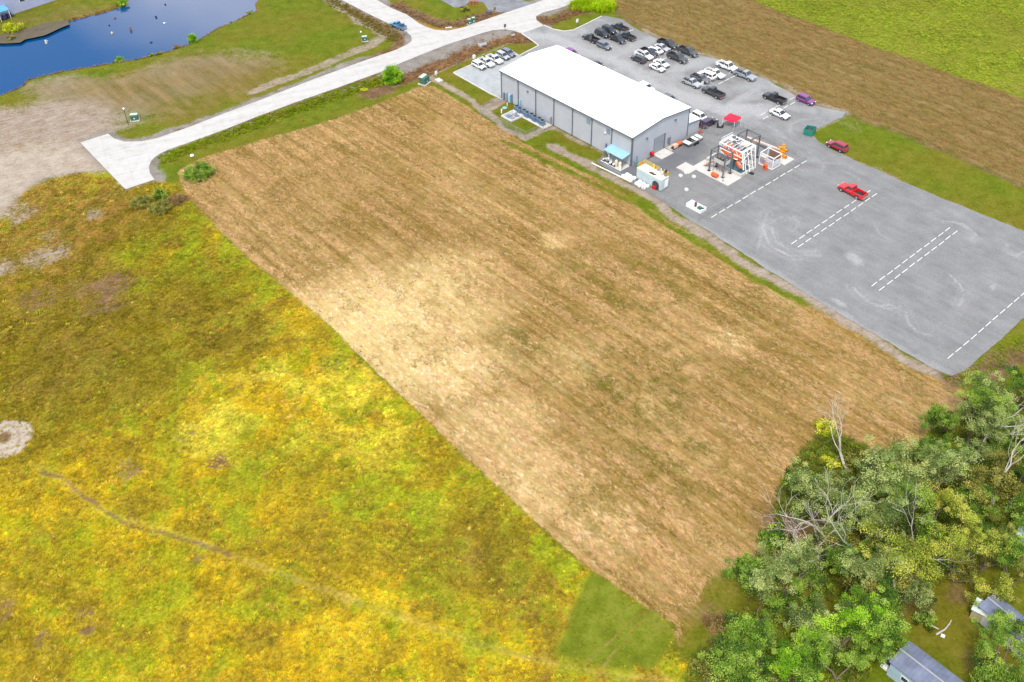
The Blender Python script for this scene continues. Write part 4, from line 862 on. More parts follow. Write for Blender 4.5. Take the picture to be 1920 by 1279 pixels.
SH = [(372, 321, 4, 1.1, 'green', 'round dark green bush alone in the corner of the mown field'), (736, 138, 3, 1.0, 'bright', 'tall bright green bush between the road and the mown field'), (682, 166, 0, .7, 'lime', 'small yellow-green bush in the verge left of the tall bush'),
      (360, 69, 3, .55, 'bright', 'round bright green bush on the near bank of the pond'), (220, 107, 1, .9, 'bright', 'low green bush at the water edge of the pond'), (282, 99, 0, .6, 'green', 'small green bush between two others on the near pond bank'), (297, 98, 0, .6, 'olive', 'small olive bush beside the round bright green pond bush'),
      (228, 4, 1, 1.0, 'bright', 'green bush on the far pond bank at the top border'), (24, 52, 1, 1.5, 'lime', 'yellow-green bush on the far bank near the muddy inlet'), (468, 20, 0, .7, 'green', 'small green bush at the right end of the pond'), (20, 70, 0, .75, 'olive', 'olive bush in the mud below the far bank bush'), (330, 84, 0, .8, 'brown', 'brown dry bush left of the round bright pond bush'),
      (265, 378, 4, .8, 'olive', 'wide olive bush below the end of the white road'), (332, 374, 4, .7, 'brown', 'brownish bush right of the wide olive bush'), (300, 362, 0, 1.2, 'green', 'green bush between two darker bushes near the road end'), (300, 388, 4, .8, 'olive', 'dark bush in front of the green bush near the road end'),
      (871, 16, 0, 1.0, 'olive', 'round dark shrub on the mound by the asphalt lot'), (1548, 800, 0, 1.3, 'lime', 'yellow-green shrub at the top of the leaning dead tree'), (1558, 866, 0, 1.1, 'lime', 'lime shrub under the leaning dead tree'), (1500, 900, 1, 1.4, 'green', 'green shrub where the wood meets the mown field'), (1455, 1010, 1, 1.4, 'green', 'green shrub left of the brown clearing'),
      (1520, 1060, 1, 1.3, 'green', 'green shrub below the brown clearing'), (1610, 870, 1, 1.5, 'olive', 'olive shrub in the notch of the mown field'), (1345, 1165, 0, 1.3, 'brown', 'brown shrub at the lower tip of the mown field'), (1405, 1185, 1, 1.4, 'bright', 'fresh green shrub near the lower tip of the mown field'), (1330, 1250, 1, 1.2, 'olive', 'olive shrub at the bottom border below the mown field'), (1400, 1262, 1, 1.6, 'green', 'green shrub at the bottom border left of the trees'),
      (1735, 1160, 0, 1.1, 'green', 'lone green shrub on the lawn beside the broken branches'), (1690, 850, 1, 1.1, 'green', 'green shrub at the right end of the mown field notch'), (1880, 1012, 1, 1.0, 'olive', 'olive shrub by the rubbish pile'), (1720, 1000, 1, 1.5, 'grey', 'grey-green shrub between the tall yellow tree and the sparse one')]
for px, py, k, s, lf, lab in SH: plant('shrub', SHRUBS[k], px, py, s, lf, lab, 'shrub', part='stems', zc=(1.9 if k == 3 else .6) * s)

# ================================================================== warehouse
HE, LW, WW = 7.29, 43.6, 18.9
B0 = G(1187, 257.6, HE); B0.z = 0; A0 = B0 - U * LW
def loc(x, y, z=0.0): return A0 + U * x + Wd * y + Vector((0, 0, z))
def to_local(p): d = p - A0; return d.dot(U), d.dot(Wd)
def tl(px, py, z=0.0): return to_local(G(px, py, z))
SIDING = M('pale_siding', (.40, .42, .455), .55, 0, .06, .4, .3); ROOFM = M('white_roof', (.86, .87, .88), .5, 0, .03, .3); TRIM = M('dark_trim', (.12, .14, .16), .6, 0, .15)
CONC = M('concrete', (.40, .39, .37), .9, 0, .2, .7); CONCW = M('pale_concrete', (.50, .48, .45), .9, 0, .15, .7); STEEL = M('grey_steel', (.15, .155, .16), .55, .3, .2); GALV = M('galvanised', (.36, .37, .38), .45, .5, .15)
WHITE = M('white_paint', (.74, .74, .73), .5, 0, .06); BLUEGREY = M('blue_grey_paint', (.13, .20, .29), .6, 0, .2); SKYBLUE = M('pale_blue_paint', (.27, .46, .56), .55, 0, .1); YEL = M('safety_yellow', (.62, .42, .02), .55, 0, .12)
ORANGE = M('safety_orange', (.72, .11, .02), .45, 0, .12); AMBER = M('amber_paint', (.70, .27, .01), .45, 0, .15); REDP = M('red_paint', (.50, .02, .025), .45, 0, .12); BLACK = M('black_rubber', (.022, .022, .024), .8, 0, .2); BROWN = M('rusty_brown', (.20, .11, .075), .85, 0, .3, 3)
GREENBOX = M('green_box', (.05, .12, .085), .6, 0, .15); GREENTOP = M('pale_green_lid', (.42, .52, .45), .6, 0, .1); CREAM = M('cream_paint', (.58, .52, .36), .55, 0, .1); DGLASS = M('dark_glass', (.03, .04, .05), .12, 0, .1, 1, .5); TEALW = M('tank_water', (.03, .10, .12), .06, 0, .2, .6, .5); TAN = M('tan_metal', (.42, .30, .20), .7, 0, .2)
wh = empty('warehouse', A0, AL, 'long pale grey metal warehouse with a blown-out white roof', 'warehouse')
bay = LW / 7
def ribbed(mb, x0, x1, z0, z1, y, sgn, n):
    """siding sheet on a plane of constant y with raised ribs towards sgn"""
    mb.box(x0, x1, min(y, y - sgn * .12), max(y, y - sgn * .12), z0, z1)
    for i in range(n):
        a = x0 + (i + .5) * (x1 - x0) / n; lo, hi = sorted((y - .001 * sgn, y + .035 * sgn)); mb.box(a - .03, a + .03, lo, hi, z0, z1)
for i in range(7):
    ribbed(m := MB(), i * bay + .004, (i + 1) * bay - .004, .0, HE - .02, 0, -1, 20); m.build('wall_panel', SIDING, wh)
    ribbed(m := MB(), i * bay + .004, (i + 1) * bay - .004, .0, HE - .02, WW, 1, 20); m.build('wall_panel', SIDING, wh)
RISE = .95
for xx, sg in ((0, -1), (LW, 1)):
    m = MB(); prof = [(.13, 0), (WW - .13, 0), (WW - .13, HE), (WW / 2, HE + RISE - .03), (.13, HE)]; n = len(prof)
    x0, x1 = sorted((xx, xx - sg * .12))
    m.add([(x0, a, b) for a, b in prof] + [(x1, a, b) for a, b in prof], [tuple(range(n - 1, -1, -1)), tuple(range(n, 2 * n))] + [(i, (i + 1) % n, n + (i + 1) % n, n + i) for i in range(n)])
    for i in range(60):
        a = .28 + i * (WW - .56) / 59; h = HE + RISE * (1 - abs(a - WW / 2) / (WW / 2)) - .06; lo, hi = sorted((xx - .001 * sg, xx + .035 * sg)); m.box(lo, hi, a - .03, a + .03, 0, h)
    m.build('gable_wall', SIDING, wh)
for sg in (0, 1):
    m = MB(); e = .35; ya, yb = ((-e, WW / 2) if sg == 0 else (WW + e, WW / 2)); za, zb = HE - RISE * e / (WW / 2) + .06, HE + RISE + .06
    P = [(-.25, ya, za), (LW + .25, ya, za), (LW + .25, yb, zb), (-.25, yb, zb)]; Q = [(a, b, c + .1) for a, b, c in P]
    fs = [(0, 1, 2, 3), (7, 6, 5, 4), (0, 4, 5, 1), (1, 5, 6, 2), (2, 6, 7, 3), (3, 7, 4, 0)]
    m.add(P + Q, fs if sg else [f[::-1] for f in fs])
    for i in range(73):
        a = -.2 + i * (LW + .4) / 72; m.bar((a, ya, za + .12), (a, yb, zb + .12), .05, .06)
    r_ = m.build('roof_slope', ROOFM, wh)
    if sg == 0: MB().box(-.28, LW + .28, WW / 2 - .25, WW / 2 + .25, zb + .10, zb + .17).build('ridge_cap', ROOFM, r_)
for ya, nm_ in ((-.50, 'gutter'), (WW + .36, 'gutter')): MB().box(-.2, LW + .2, ya, ya + .14, HE - .2, HE + .04).build(nm_, TRIM, wh)
for i in range(8):
    a = min(max(i * bay, .1), LW - .1); m = MB().box(a - .10, a + .10, -.2, -.045, .15, HE - .15); m.box(a - .10, a + .10, -.45, -.2, .15, .3); m.box(a - .1, a + .1, -.46, -.2, HE - .38, HE - .2); m.build('downspout', TRIM, wh)
for xx in (-.03, LW + .03): MB().box(xx - .09, xx + .09, -.04, .16, 0, HE - .2).build('corner_trim', TRIM, wh); MB().box(xx - .09, xx + .09, WW - .16, WW + .04, 0, HE - .2).build('corner_trim', TRIM, wh)
for xx in (-.30, LW + .26):
    for ya, yb in ((-.3, WW / 2), (WW + .3, WW / 2)): MB().bar((xx + .02, ya, HE + .02), (xx + .02, yb, HE + RISE + .08), .06, .24).build('rake_trim', TRIM, wh)
for i in (5, 6):                                                           # two small high windows
    a = i * bay - 1.75; w_ = MB().box(a, a + 1.15, -.07, -.04, HE - 2.25, HE - 1.05).build('window', BLUEGREY, wh)
    for q in (0, 1):
        for t in (0, 1): MB().box(a + .08 + q * .52, a + .08 + q * .52 + .46, -.09, -.071, HE - 2.19 + t * .56, HE - 2.19 + t * .56 + .5).build('pane', M('window_pane', (.20, .27, .33), .2, 0, .1), w_)
for a, z, mt in ((1.55 * bay, 5.3, TRIM), (5.7 * bay, 5.0, WHITE)): MB().box(a - .25, a + .25, -.32, -.04, z, z + .22).build('wall_light', mt, wh)
for a, z in ((4.6, 5.1), (14.0, 6.1)): MB().box(LW + .04, LW + .34, a - .25, a + .25, z, z + .24).build('wall_light', TRIM, wh)
d_ = MB().box(LW + .036, LW + .07, 7.2, 10.9, 0, 4.1).build('roll_up_door', M('door_grey', (.20, .225, .25), .5, .1, .08), wh)
for i in range(13): MB().box(LW + .071, LW + .10, 7.3, 10.6, .04 + i * .31, .30 + i * .31).build('door_slat', M('door_slat', (.26, .285, .31), .5, .1, .05), d_)
MB().box(LW + .071, LW + .2, 10.6, 10.9, 0, 4.1).build('door_jamb', TRIM, d_)
pd_ = MB().box(LW + .036, LW + .08, 11.9, 13.0, .0, 2.3).build('side_door', M('side_door_grey', (.16, .18, .2), .5), wh); MB().box(LW + .08, LW + .14, 12.85, 12.93, 1.0, 1.12).build('handle', GALV, pd_)
# concrete stoops, corner bollard
def thing(mb, name, mat, label, cat, group=None, at=None, rz=AL):
    o = mb.build(name, mat); o.location = at if at is not None else A0; o.rotation_euler.z = rz; return tag(o, label, cat, group)
thing(MB().bev(LW + .1, LW + 2.9, 7.0, 11.0, -.05, .16, .03), 'door_slab', CONCW, 'pale concrete slab in front of the roll-up door', 'slab')
thing(MB().bev(LW + .1, LW + 1.9, 11.3, 14.2, -.05, .14, .03), 'door_slab', CONC, 'small grey concrete slab before the side door', 'slab')
thing(MB().tube((LW + .75, 11.25, .1), (LW + .75, 11.25, 1.3), .09), 'bollard', YEL, 'yellow bollard between the roll-up door and side door', 'bollard')
# lean-to at the far corner
an = empty('lean_to', loc(LW - 6.2, WW + .12), AL, 'small white-roofed lean-to at the far corner of the warehouse', 'shed')
for nm_, bx in (('wall', (0, 6.2, 3.85, 4.0, 0, 2.85)), ('wall', (6.05, 6.2, 0, 3.85, 0, 3.3)), ('wall', (0, .15, 0, 3.85, 0, 3.3))): MB().box(*bx).build(nm_, SIDING, an)
m = MB(); m.add([(-.2, 0, 3.5), (6.4, 0, 3.5), (6.4, 4.3, 2.9), (-.2, 4.3, 2.9), (-.2, 0, 3.62), (6.4, 0, 3.62), (6.4, 4.3, 3.02), (-.2, 4.3, 3.02)], [(0, 3, 2, 1), (4, 5, 6, 7), (0, 1, 5, 4), (1, 2, 6, 5), (2, 3, 7, 6), (3, 0, 4, 7)]); m.build('roof', ROOFM, an)
MB().box(6.41, 6.5, -.02, 4.3, 2.86, 2.98).build('fascia', TRIM, an)
# canopy with pumps and tanks
ca = empty('canopy', loc(6 * bay + .15, -.06), AL, 'pale blue lean-to canopy on posts against the warehouse corner', 'canopy')
m = MB(); P = [(0, 0, 3.0), (5.7, 0, 3.0), (5.7, -2.6, 2.6), (0, -2.6, 2.6)]; m.add(P + [(a, b, c + .1) for a, b, c in P], [(0, 1, 2, 3), (7, 6, 5, 4), (0, 4, 5, 1), (1, 5, 6, 2), (2, 6, 7, 3), (3, 7, 4, 0)])
for i in range(14): m.bar((.2 + i * .41, 0, 3.12), (.2 + i * .41, -2.6, 2.72), .05, .05)
m.build('roof', SKYBLUE, ca)
for a in (.1, 2.85, 5.6): MB().box(a - .07, a + .07, -2.55, -2.41, 0, 2.62).build('post', STEEL, ca)
thing(MB().bev(6 * bay, LW - .1, -3.4, -.1, -.05, .12, .03), 'equipment_pad', CONCW, 'concrete pad under the pale blue canopy', 'slab')
def tank(x, y, r, h, mat, lab, cat='tank', z=.12, g=None):
    o = empty(cat.replace(' ', '_'), loc(x, y, z), AL, lab, cat, g)
    MB().lathe([(r * .96, 0), (r, .05), (r, h * .82), (r * .85, h * .93), (r * .35, h), (r * .3, h)], n=14).build('shell', mat, o, True); MB().lathe([(r * .26, h), (r * .26, h + .1)], n=10).build('lid', WHITE, o); return o
tank(LW - 1.0, -2.5, .42, 1.5, CREAM, 'cream upright tank nearest the warehouse corner'); tank(LW - 2.1, -2.6, .36, 1.6, M('pale_tan', (.56, .48, .36)), 'tan upright tank beside the cream tank'); tank(LW - .5, -3.0, .3, .8, WHITE, 'small white tank at the pad corner')
for i, (xx, yy, lab) in enumerate(((6 * bay + .7, -2.9, 'white and black pump at the left end of the canopy'), (6 * bay + 1.7, -2.7, 'white and black pump second from the left under the canopy'), (6 * bay + 2.8, -3.0, 'white and black pump in the middle under the canopy'), (6 * bay + 3.8, -2.9, 'white and black pump right of the middle under the canopy'))):
    o = empty('pump', loc(xx, yy, .12), AL, lab, 'pump', 'pumps under the canopy'); MB().box(-.4, .4, -.25, .25, 0, .12).build('skid', BLACK, o)
    MB().tube((-.35, 0, .38), (.1, 0, .38), .24, n=12).build('motor', (CREAM, BLUEGREY, WHITE, WHITE)[i], o); MB().tube((.1, 0, .38), (.4, 0, .38), .15, n=10).add([], []).build('volute', BLACK, o); MB().tube((.25, 0, .5), (.25, 0, 1.0), .07).build('outlet', WHITE, o)
for j, (px, py, r_, lab) in enumerate(((1142, 292, .28, 'white valve ball by the left canopy post'), (1141, 297, .25, 'lower white valve ball by the left canopy post'))):
    p = G(px, py, .5); thing(MB().lathe([(.06, 0), (.06, .3), (r_ * .7, .34), (r_, .34 + r_ * .6), (r_ * .7, .34 + r_ * 1.2), (.05, .34 + r_ * 1.4)], n=10), 'valve', WHITE, lab, 'valve', 'white valves at the canopy', Vector((p.x, p.y, .03)))
# condensers along the wall
thing(MB().bev(6.5, 18.4, -3.0, -.3, -.05, .10, .03), 'condenser_slab', CONCW, 'long concrete slab carrying the row of air conditioners', 'slab')
ORD = ('first', 'second', 'third', 'fourth', 'fifth', 'sixth', 'seventh', 'eighth')
for i in range(8):
    o = empty('air_conditioner', loc(7.5 + i * 1.33, -1.75 - .25 * (i % 2), .1), AL, f'blue-grey air conditioner, {ORD[i]} from the left along the warehouse wall', 'air conditioner', 'air conditioners along the warehouse wall')
    MB().bev(-.55, .55, -.5, .5, 0, 1.25, .04).build('casing', BLUEGREY, o); MB().lathe([(.4, 1.25), (.4, 1.31), (.36, 1.31)], n=14).build('fan_guard', BLACK, o); MB().box(-.5, .5, -.53, -.501, .12, 1.1).build('grille', M('grille_blue', (.10, .15, .22), .7), o)
for i, (xx, w_, h, mt, lab) in enumerate(((1.2, .5, 1.9, BLUEGREY, 'narrow dark blue electrical cabinet at the left end of the warehouse'), (2.1, .6, 2.2, M('grey_cabinet', (.3, .27, .27)), 'grey electrical cabinet between the two blue ones'), (3.2, .8, 2.2, SKYBLUE, 'pale blue electrical cabinet on the warehouse wall'), (4.0, .3, 2.5, BLUEGREY, 'slim dark blue duct right of the pale blue cabinet'), (7.0, .35, 2.2, SKYBLUE, 'pale blue riser pipe box above the first air conditioner'), (17.9, .25, 2.0, GALV, 'grey upright duct at the right end of the air conditioners'), (36.0, .18, 2.6, BLUEGREY, 'thin blue-grey standpipe left of the canopy'))):
    o = empty('electrical_cabinet', loc(xx, -.05, .0), AL, lab, 'cabinet', 'cabinets on the warehouse wall'); MB().bev(-w_ / 2, w_ / 2, -.42, -.02, .1, h, .03).build('casing', mt, o); MB().box(-w_ / 2 + .04, w_ / 2 - .04, -.44, -.421, .3, h - .2).build('door', mt, o)
# lift-station pad inside the fenced lawn
px_, py_ = tl(959.4, 230); qx, qy = tl(963, 207); x0, x1 = sorted((px_, qx)); 
xa, ya = tl(940, 218); xb, yb = tl(981.5, 217.5); xc, yc = tl(959.4, 230); xd, yd = tl(963, 207)
X0, X1, Y0, Y1 = (xa + xd) / 2, (xb + xc) / 2, (ya + xc * 0 + yc) / 2, (yb + yd) / 2
o = empty('pump_pit', loc(0, 0), AL, 'square concrete pit with steel plates inside the fenced lawn', 'pit')
for bx in ((X0, X1, Y0, Y0 + .35), (X0, X1, Y1 - .35, Y1), (X0, X0 + .35, Y0 + .35, Y1 - .35), (X1 - .35, X1, Y0 + .35, Y1 - .35)): MB().box(*bx, -.1, .28).build('rim', CONCW, o)
MB().box(X0 + .35, X1 - .35, Y0 + .35, Y1 - .35, -.1, .08).build('floor', CONC, o)
for i, (u0, u1, v0, v1) in enumerate(((.2, .5, .15, .5), (.55, .85, .2, .45), (.3, .55, .58, .85), (.6, .85, .55, .8))): MB().box(X0 + (X1 - X0) * u0, X0 + (X1 - X0) * u1, Y0 + (Y1 - Y0) * v0, Y0 + (Y1 - Y0) * v1, .08, .2).build('hatch', (BLUEGREY, GALV, GALV, BLUEGREY)[i], o)
MB().tube((X0 + 1.3, Y1 - .9, .08), (X0 + 1.3, Y1 - .9, .8), .16).build('pipe', WHITE, o); MB().tube((X0 + 2.0, Y1 - 1.0, .08), (X0 + 2.0, Y1 - 1.0, .6), .22).build('pipe', GALV, o)
p = G(946.4, 202); thing(MB().lathe([(.62, 0), (.62, .12), (.5, .17), (.1, .18)], n=18), 'manhole_cover', M('teal_lid', (.22, .42, .40), .6), 'round pale teal manhole cover on the lawn', 'manhole', None, Vector((p.x, p.y, -.08)))
for px, py, lab, h in ((940.5, 211, 'thick white vent pipe left of the concrete pit', .8), (951, 198, 'thin cream vent pipe behind the manhole cover', .7), (981.5, 210, 'short white pipe at the edge of the air conditioner slab', .5)):
    p = G(px, py); thing(MB().tube((0, 0, -.15), (0, 0, h), .16 if h > .7 else .1, n=10).tube((0, 0, h), (0, 0, h + .12), .2 if h > .7 else .13, n=10), 'vent_pipe', WHITE, lab, 'pipe', 'vent pipes on the fenced lawn', Vector((p.x, p.y, -.05)))
# ------------------------------------------------------------------ chain-link fences
ft = NT('chain_link'); tb = ft.n('ShaderNodeBsdfTransparent'); mx = ft.n('ShaderNodeMixShader'); mx.inputs[0].default_value = .17
ft.base((.36, .37, .38)); ft.set(.5, .3); ft.l(tb.outputs[0], mx.inputs[1]); ft.l(ft.p.outputs[0], mx.inputs[2]); ft.l(mx.outputs[0], ft.out.inputs['Surface']); LINK = ft.m
def fence(P, h, label, gap=3.0, z=0.0):
    pts = [G(*q) for q in P]; o = empty('chain_link_fence', pts[0], 0, label, 'fence'); ref = pts[0]; posts = []
    for a, b in zip(pts[:-1], pts[1:]):
        n = max(1, round((b - a).length / gap)); posts += [a + (b - a) * (i / n) for i in range(n)]
    posts.append(pts[-1])
    pm = MB().tube((0, 0, -.3), (0, 0, h), .045, n=6).mesh('post', GALV)
    for q in posts: c = link(bpy.data.objects.new('post', pm), o); c.location = q - ref
    for a, b in zip(posts[:-1], posts[1:]):
        a_, b_ = a - ref, b - ref; MB().bar(a_ + Vector((0, 0, h - .03)), b_ + Vector((0, 0, h - .03)), .04).build('top_rail', GALV, o)
        MB().add([a_ + Vector((0, 0, -.1)), b_ + Vector((0, 0, -.1)), b_ + Vector((0, 0, h - .06)), a_ + Vector((0, 0, h - .06))], [(0, 1, 2, 3)]).build('wire_mesh', LINK, o)
    return o
fence([(938, 191), (908, 207), (901, 214), (985.5, 260), (1036, 238)], 1.9, 'low chain-link fence round the small lawn by the warehouse')
fence([(1186, 349), (1245, 381), (1309.5, 415), (1410, 358), (1511, 302), (1450, 272), (1392.6, 243), (1345, 256), (1318, 249)], 1.9, 'chain-link fence enclosing the training yard right of the warehouse')
# ------------------------------------------------------------------ small things of the yard
m = MB(); pts = [G(1110, 306, .15), G(1142, 321, .15), G(1178, 339, .15)]; o0 = pts[0]
for a, b in zip(pts[:-1], pts[1:]): m.tube(a - o0, b - o0, .14, n=8)
thing(m, 'white_pipe', WHITE, 'long white pipe lying beside the canopy pad', 'pipe', None, o0, 0)
thing(MB().tube(G(1131, 307, .1) - G(1131, 307), G(1180, 335, .1) - G(1131, 307), .07, n=6), 'grey_pipe', GALV, 'thin grey pipe parallel to the long white pipe', 'pipe', None, G(1131, 307), 0)
def bag_mesh():
    m = MB(); pr = [(.30, 0), (.46, .08), (.5, .4), (.46, .72), (.3, .82), (.12, .86)]
    for k, (r_, z) in enumerate(pr):
        for i in range(12):
            t = 2 * math.pi * i / 12; q = r_ * (1 + .16 * math.cos(4 * t + math.pi)); m.v.append((q * math.cos(t), q * math.sin(t), z))
    for k in range(len(pr) - 1): m.f += [(k * 12 + i, k * 12 + (i + 1) % 12, (k + 1) * 12 + (i + 1) % 12, (k + 1) * 12 + i) for i in range(12)]
    m.f.append(tuple(range((len(pr) - 1) * 12, len(pr) * 12))); return m.mesh('bulk_bag', M('white_woven', (.78, .78, .76), .9, 0, .08, 4), True)
bm_ = bag_mesh()
for grp, c, nm_ in (('white bulk bags of the upper pile', (1179, 336), 'upper'), ('white bulk bags of the lower pile', (1203, 349.5), 'lower')):
    base = G(*c)
    for i in range(3):
        for j in range(2):
            o = link(bpy.data.objects.new('bulk_bag', bm_)); o.location = base + U * ((i - 1) * 1.1 + random.uniform(-.1, .1)) + Wd * ((j - .5) * 1.05 + random.uniform(-.1, .1)) + Vector((0, 0, .04)); o.rotation_euler.z = AL + random.uniform(-.3, .3); o.scale.z = random.uniform(.75, 1.05)
            tag(o, f'plump white bulk bag, {("left", "middle", "right")[i]} of the {("front", "back")[j]} row in the {nm_} bag pile', 'bag', grp)
# corrugated tank skid with yellow rails
CB = G(1237.7, 359.6); CL_, CW_, CH_ = 7.0, 2.5, 2.75
sk = empty('tank_skid', CB - U * CL_ + Vector((0, 0, .03)), AL, 'pale corrugated tank skid topped with yellow railings', 'tank skid')
SK = M('skid_paint', (.46, .54, .56), .55, 0, .12, .8)
m = MB().box(0, CL_, 0, .08, .15, CH_)
for i in range(30): a = .1 + i * (CL_ - .2) / 29; m.box(a - .05, a + .05, -.06, 0, .2, CH_ - .1)
m.build('side_wall', SK, sk); m = MB().box(0, CL_, CW_ - .08, CW_, .15, CH_); m.build('side_wall', SK, sk)
for a in (0, CL_ - .08):
    m = MB().box(a, a + .08, .08, CW_ - .08, .15, CH_)
    if a:
        for i in range(9): b = .2 + i * .26; m.box(CL_, CL_ + .05, b - .05, b + .05, .2, CH_ - .1)
    m.build('end_wall', SK, sk)
MB().box(-.03, CL_ + .03, -.03, CW_ + .03, CH_ + .002, CH_ + .1).build('deck', M('pale_deck', (.70, .66, .55), .7, 0, .1), sk); MB().box(-.02, CL_ + .02, -.02, CW_ + .02, 0, .148).build('base', STEEL, sk)
MB().box(CL_ + .05, CL_ + .09, 1.2, 2.3, .5, 2.3).build('white_panel', WHITE, sk)
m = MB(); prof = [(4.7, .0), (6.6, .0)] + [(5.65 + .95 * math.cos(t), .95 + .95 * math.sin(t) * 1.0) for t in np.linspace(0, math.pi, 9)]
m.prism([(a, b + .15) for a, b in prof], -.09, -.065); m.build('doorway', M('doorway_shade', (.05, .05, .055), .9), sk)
th_ = MB().box(4.95, 5.9, -.45, -.12, .0, .7).box(4.9, 5.95, -.5, -.07, .7, .78)
def rail(P, h=1.05):
    m = MB()
    for a in P: m.tube((a[0], a[1], CH_ + .1), (a[0], a[1], CH_ + .1 + h), .05, n=6)
    for a, b in zip(P[:-1], P[1:]):
        for z in (.35, .7, h): m.tube((a[0], a[1], CH_ + .1 + z), (b[0], b[1], CH_ + .1 + z), .05, n=6)
    m.build('railing', YEL, sk)
rail([(.1, .1), (.1, 1.2), (.1, CW_ - .1)]); rail([(.1, CW_ - .1), (1.3, CW_ - .1), (2.5, CW_ - .1)]); rail([(3.4, CW_ - .1), (4.4, CW_ - .1)]); rail([(5.6, CW_ - .1), (CL_ - .1, CW_ - .1)]); rail([(CL_ - .1, CW_ - .1), (CL_ - .1, 1.4)])
MB().box(2.6, 3.2, CW_ - .35, CW_ - .25, CH_ + .1, CH_ + 1.3).build('panel', YEL, sk)
for (a, b, r_, h, mt, nm_) in ((3.4, 1.1, .5, .8, WHITE, 'dome'), (4.9, 1.2, .45, .75, WHITE, 'dome'), (5.6, 1.9, .3, .9, CREAM, 'drum'), (4.2, 2.0, .14, 1.1, GALV, 'pipe'), (5.0, 2.1, .12, 1.2, WHITE, 'pipe'), (6.4, 2.1, .32, 1.5, M('purple_black', (.05, .02, .09)), 'drum')):
    MB().lathe([(r_, 0), (r_, h * .6), (r_ * .75, h * .9), (r_ * .2, h)], (a, b, CH_ + .1), 12).build(nm_, mt, sk, True)
MB().box(3.2, 4.6, .35, .5, CH_ + .1, CH_ + .3).build('hose', BLACK, sk); MB().box(3.5, 4.9, .62, .74, CH_ + .1, CH_ + .26).build('hose', BLACK, sk)
thing(th_, 'red_crate', REDP, 'red crate in the arched opening of the tank skid', 'crate', None, CB - U * CL_ + Vector((0, 0, .03)))
def boxthing(name, px, py, d, mat, label, cat, rz=AL, b=.04, z=.035, parts=()):
    p = G(px, py); o = empty(name, (p.x, p.y, z), rz, label, cat); MB().bev(-d[0] / 2, d[0] / 2, -d[1] / 2, d[1] / 2, 0, d[2], b).build('body', mat, o)
    for nm_, bx, mt in parts: MB().box(*bx).build(nm_, mt, o)
    return o
boxthing('water_heater', 1193, 312, (.7, .7, 1.3), M('teal_grey', (.12, .22, .24)), 'teal-grey tank box at the warehouse corner', 'tank', parts=[('pipe', (-.1, .1, -.1, .1, 1.301, 2.6), BLUEGREY)])
boxthing('red_pump', 1203, 313, (.7, .6, .9), REDP, 'red pump beside the yellow railings', 'pump', parts=[('cap', (-.2, .2, -.2, .2, .901, 1.2), BLACK)])
o = empty('fire_hose_reel', loc(LW + .5, 6.3, .03), AL, 'red hose reel on the wall left of the roll-up door', 'hose reel'); MB().tube((0, -.28, .75), (0, .28, .75), .5, n=16).build('reel', REDP, o); MB().tube((0, -.3, .75), (0, .3, .75), .2, n=10).build('hub', BLACK, o); MB().box(-.3, .3, -.2, .2, 0, .3).build('stand', STEEL, o); MB().tube((.1, -.3, .1), (.2, -1.6, .06), .08, n=6).build('hose', BLACK, o)
p = G(1268, 276); o = empty('pump_skid', (p.x, p.y, .035), AL, 'orange and white pump skid beside the small door slab', 'pump skid')
MB().box(-.5, .5, -1.5, 1.5, 0, .15).build('frame', BLACK, o); MB().tube((0, .2, .6), (0, 1.5, .6), .42, n=12).build('tank', ORANGE, o); MB().bev(-.42, .42, -1.1, .15, .15, .95, .05).build('cover', M('pale_orange', (.7, .42, .32)), o); MB().tube((0, -1.1, .5), (0, -1.6, .4), .18, n=8).build('hose', BLACK, o)
# steel trailer frame by the gable
p = G(1298, 268); o = empty('flatbed_trailer', (p.x, p.y, .035), AL + math.pi / 2, 'grey flatbed trailer with a partly open steel deck', 'trailer')
for s_ in (-1, 1): MB().bar((-2.6, s_ * 1.0, .8), (2.6, s_ * 1.0, .8), .16, .2).build('side_rail', GALV, o)
for i in range(8): MB().bar((-2.5 + i * .71, -.92, .8), (-2.5 + i * .71, .92, .8), .1, .1).build('cross_member', GALV, o)
for a, b in ((-2.5, -1.3), (.2, 1.1), (1.6, 2.5)): MB().box(a, b, -.9, .9, .87, .92).build('deck_plate', WHITE, o)
MB().box(-1.2, .1, .1, .9, .87, 1.0).build('grating', BLACK, o)
for s_ in (-1, 1):
    for a in (-.5, .45): MB().tube((a, s_ * 1.1, .38), (a, s_ * 1.35, .38), .38, n=12).build('wheel', BLACK, o)
for s_ in (-1, 1): MB().bar((2.5, s_ * .9, .75), (3.9, 0, .6), .12).build('drawbar', GALV, o)
# red canopy tent
p = G(1371, 236); o = empty('canopy_tent', (p.x, p.y, .035), AL + .15, 'red pop-up canopy tent standing in the fenced yard', 'canopy tent'); h = 1.55
for a in (-1, 1):
    for b in (-1, 1): MB().tube((a * h, b * h, 0), (a * h, b * h, 2.15), .05, n=6).build('leg', WHITE, o)
m = MB(); m.add([(-h, -h, 2.15), (h, -h, 2.15), (h, h, 2.15), (-h, h, 2.15), (0, 0, 2.95), (-h - .03, -h - .03, 1.9), (h + .03, -h - .03, 1.9), (h + .03, h + .03, 1.9), (-h - .03, h + .03, 1.9)], [(0, 1, 4), (1, 2, 4), (2, 3, 4), (3, 0, 4), (5, 6, 1, 0), (6, 7, 2, 1), (7, 8, 3, 2), (8, 5, 0, 3)]); m.build('cover', M('red_fabric', (.68, .02, .05), .8, 0, .08), o)
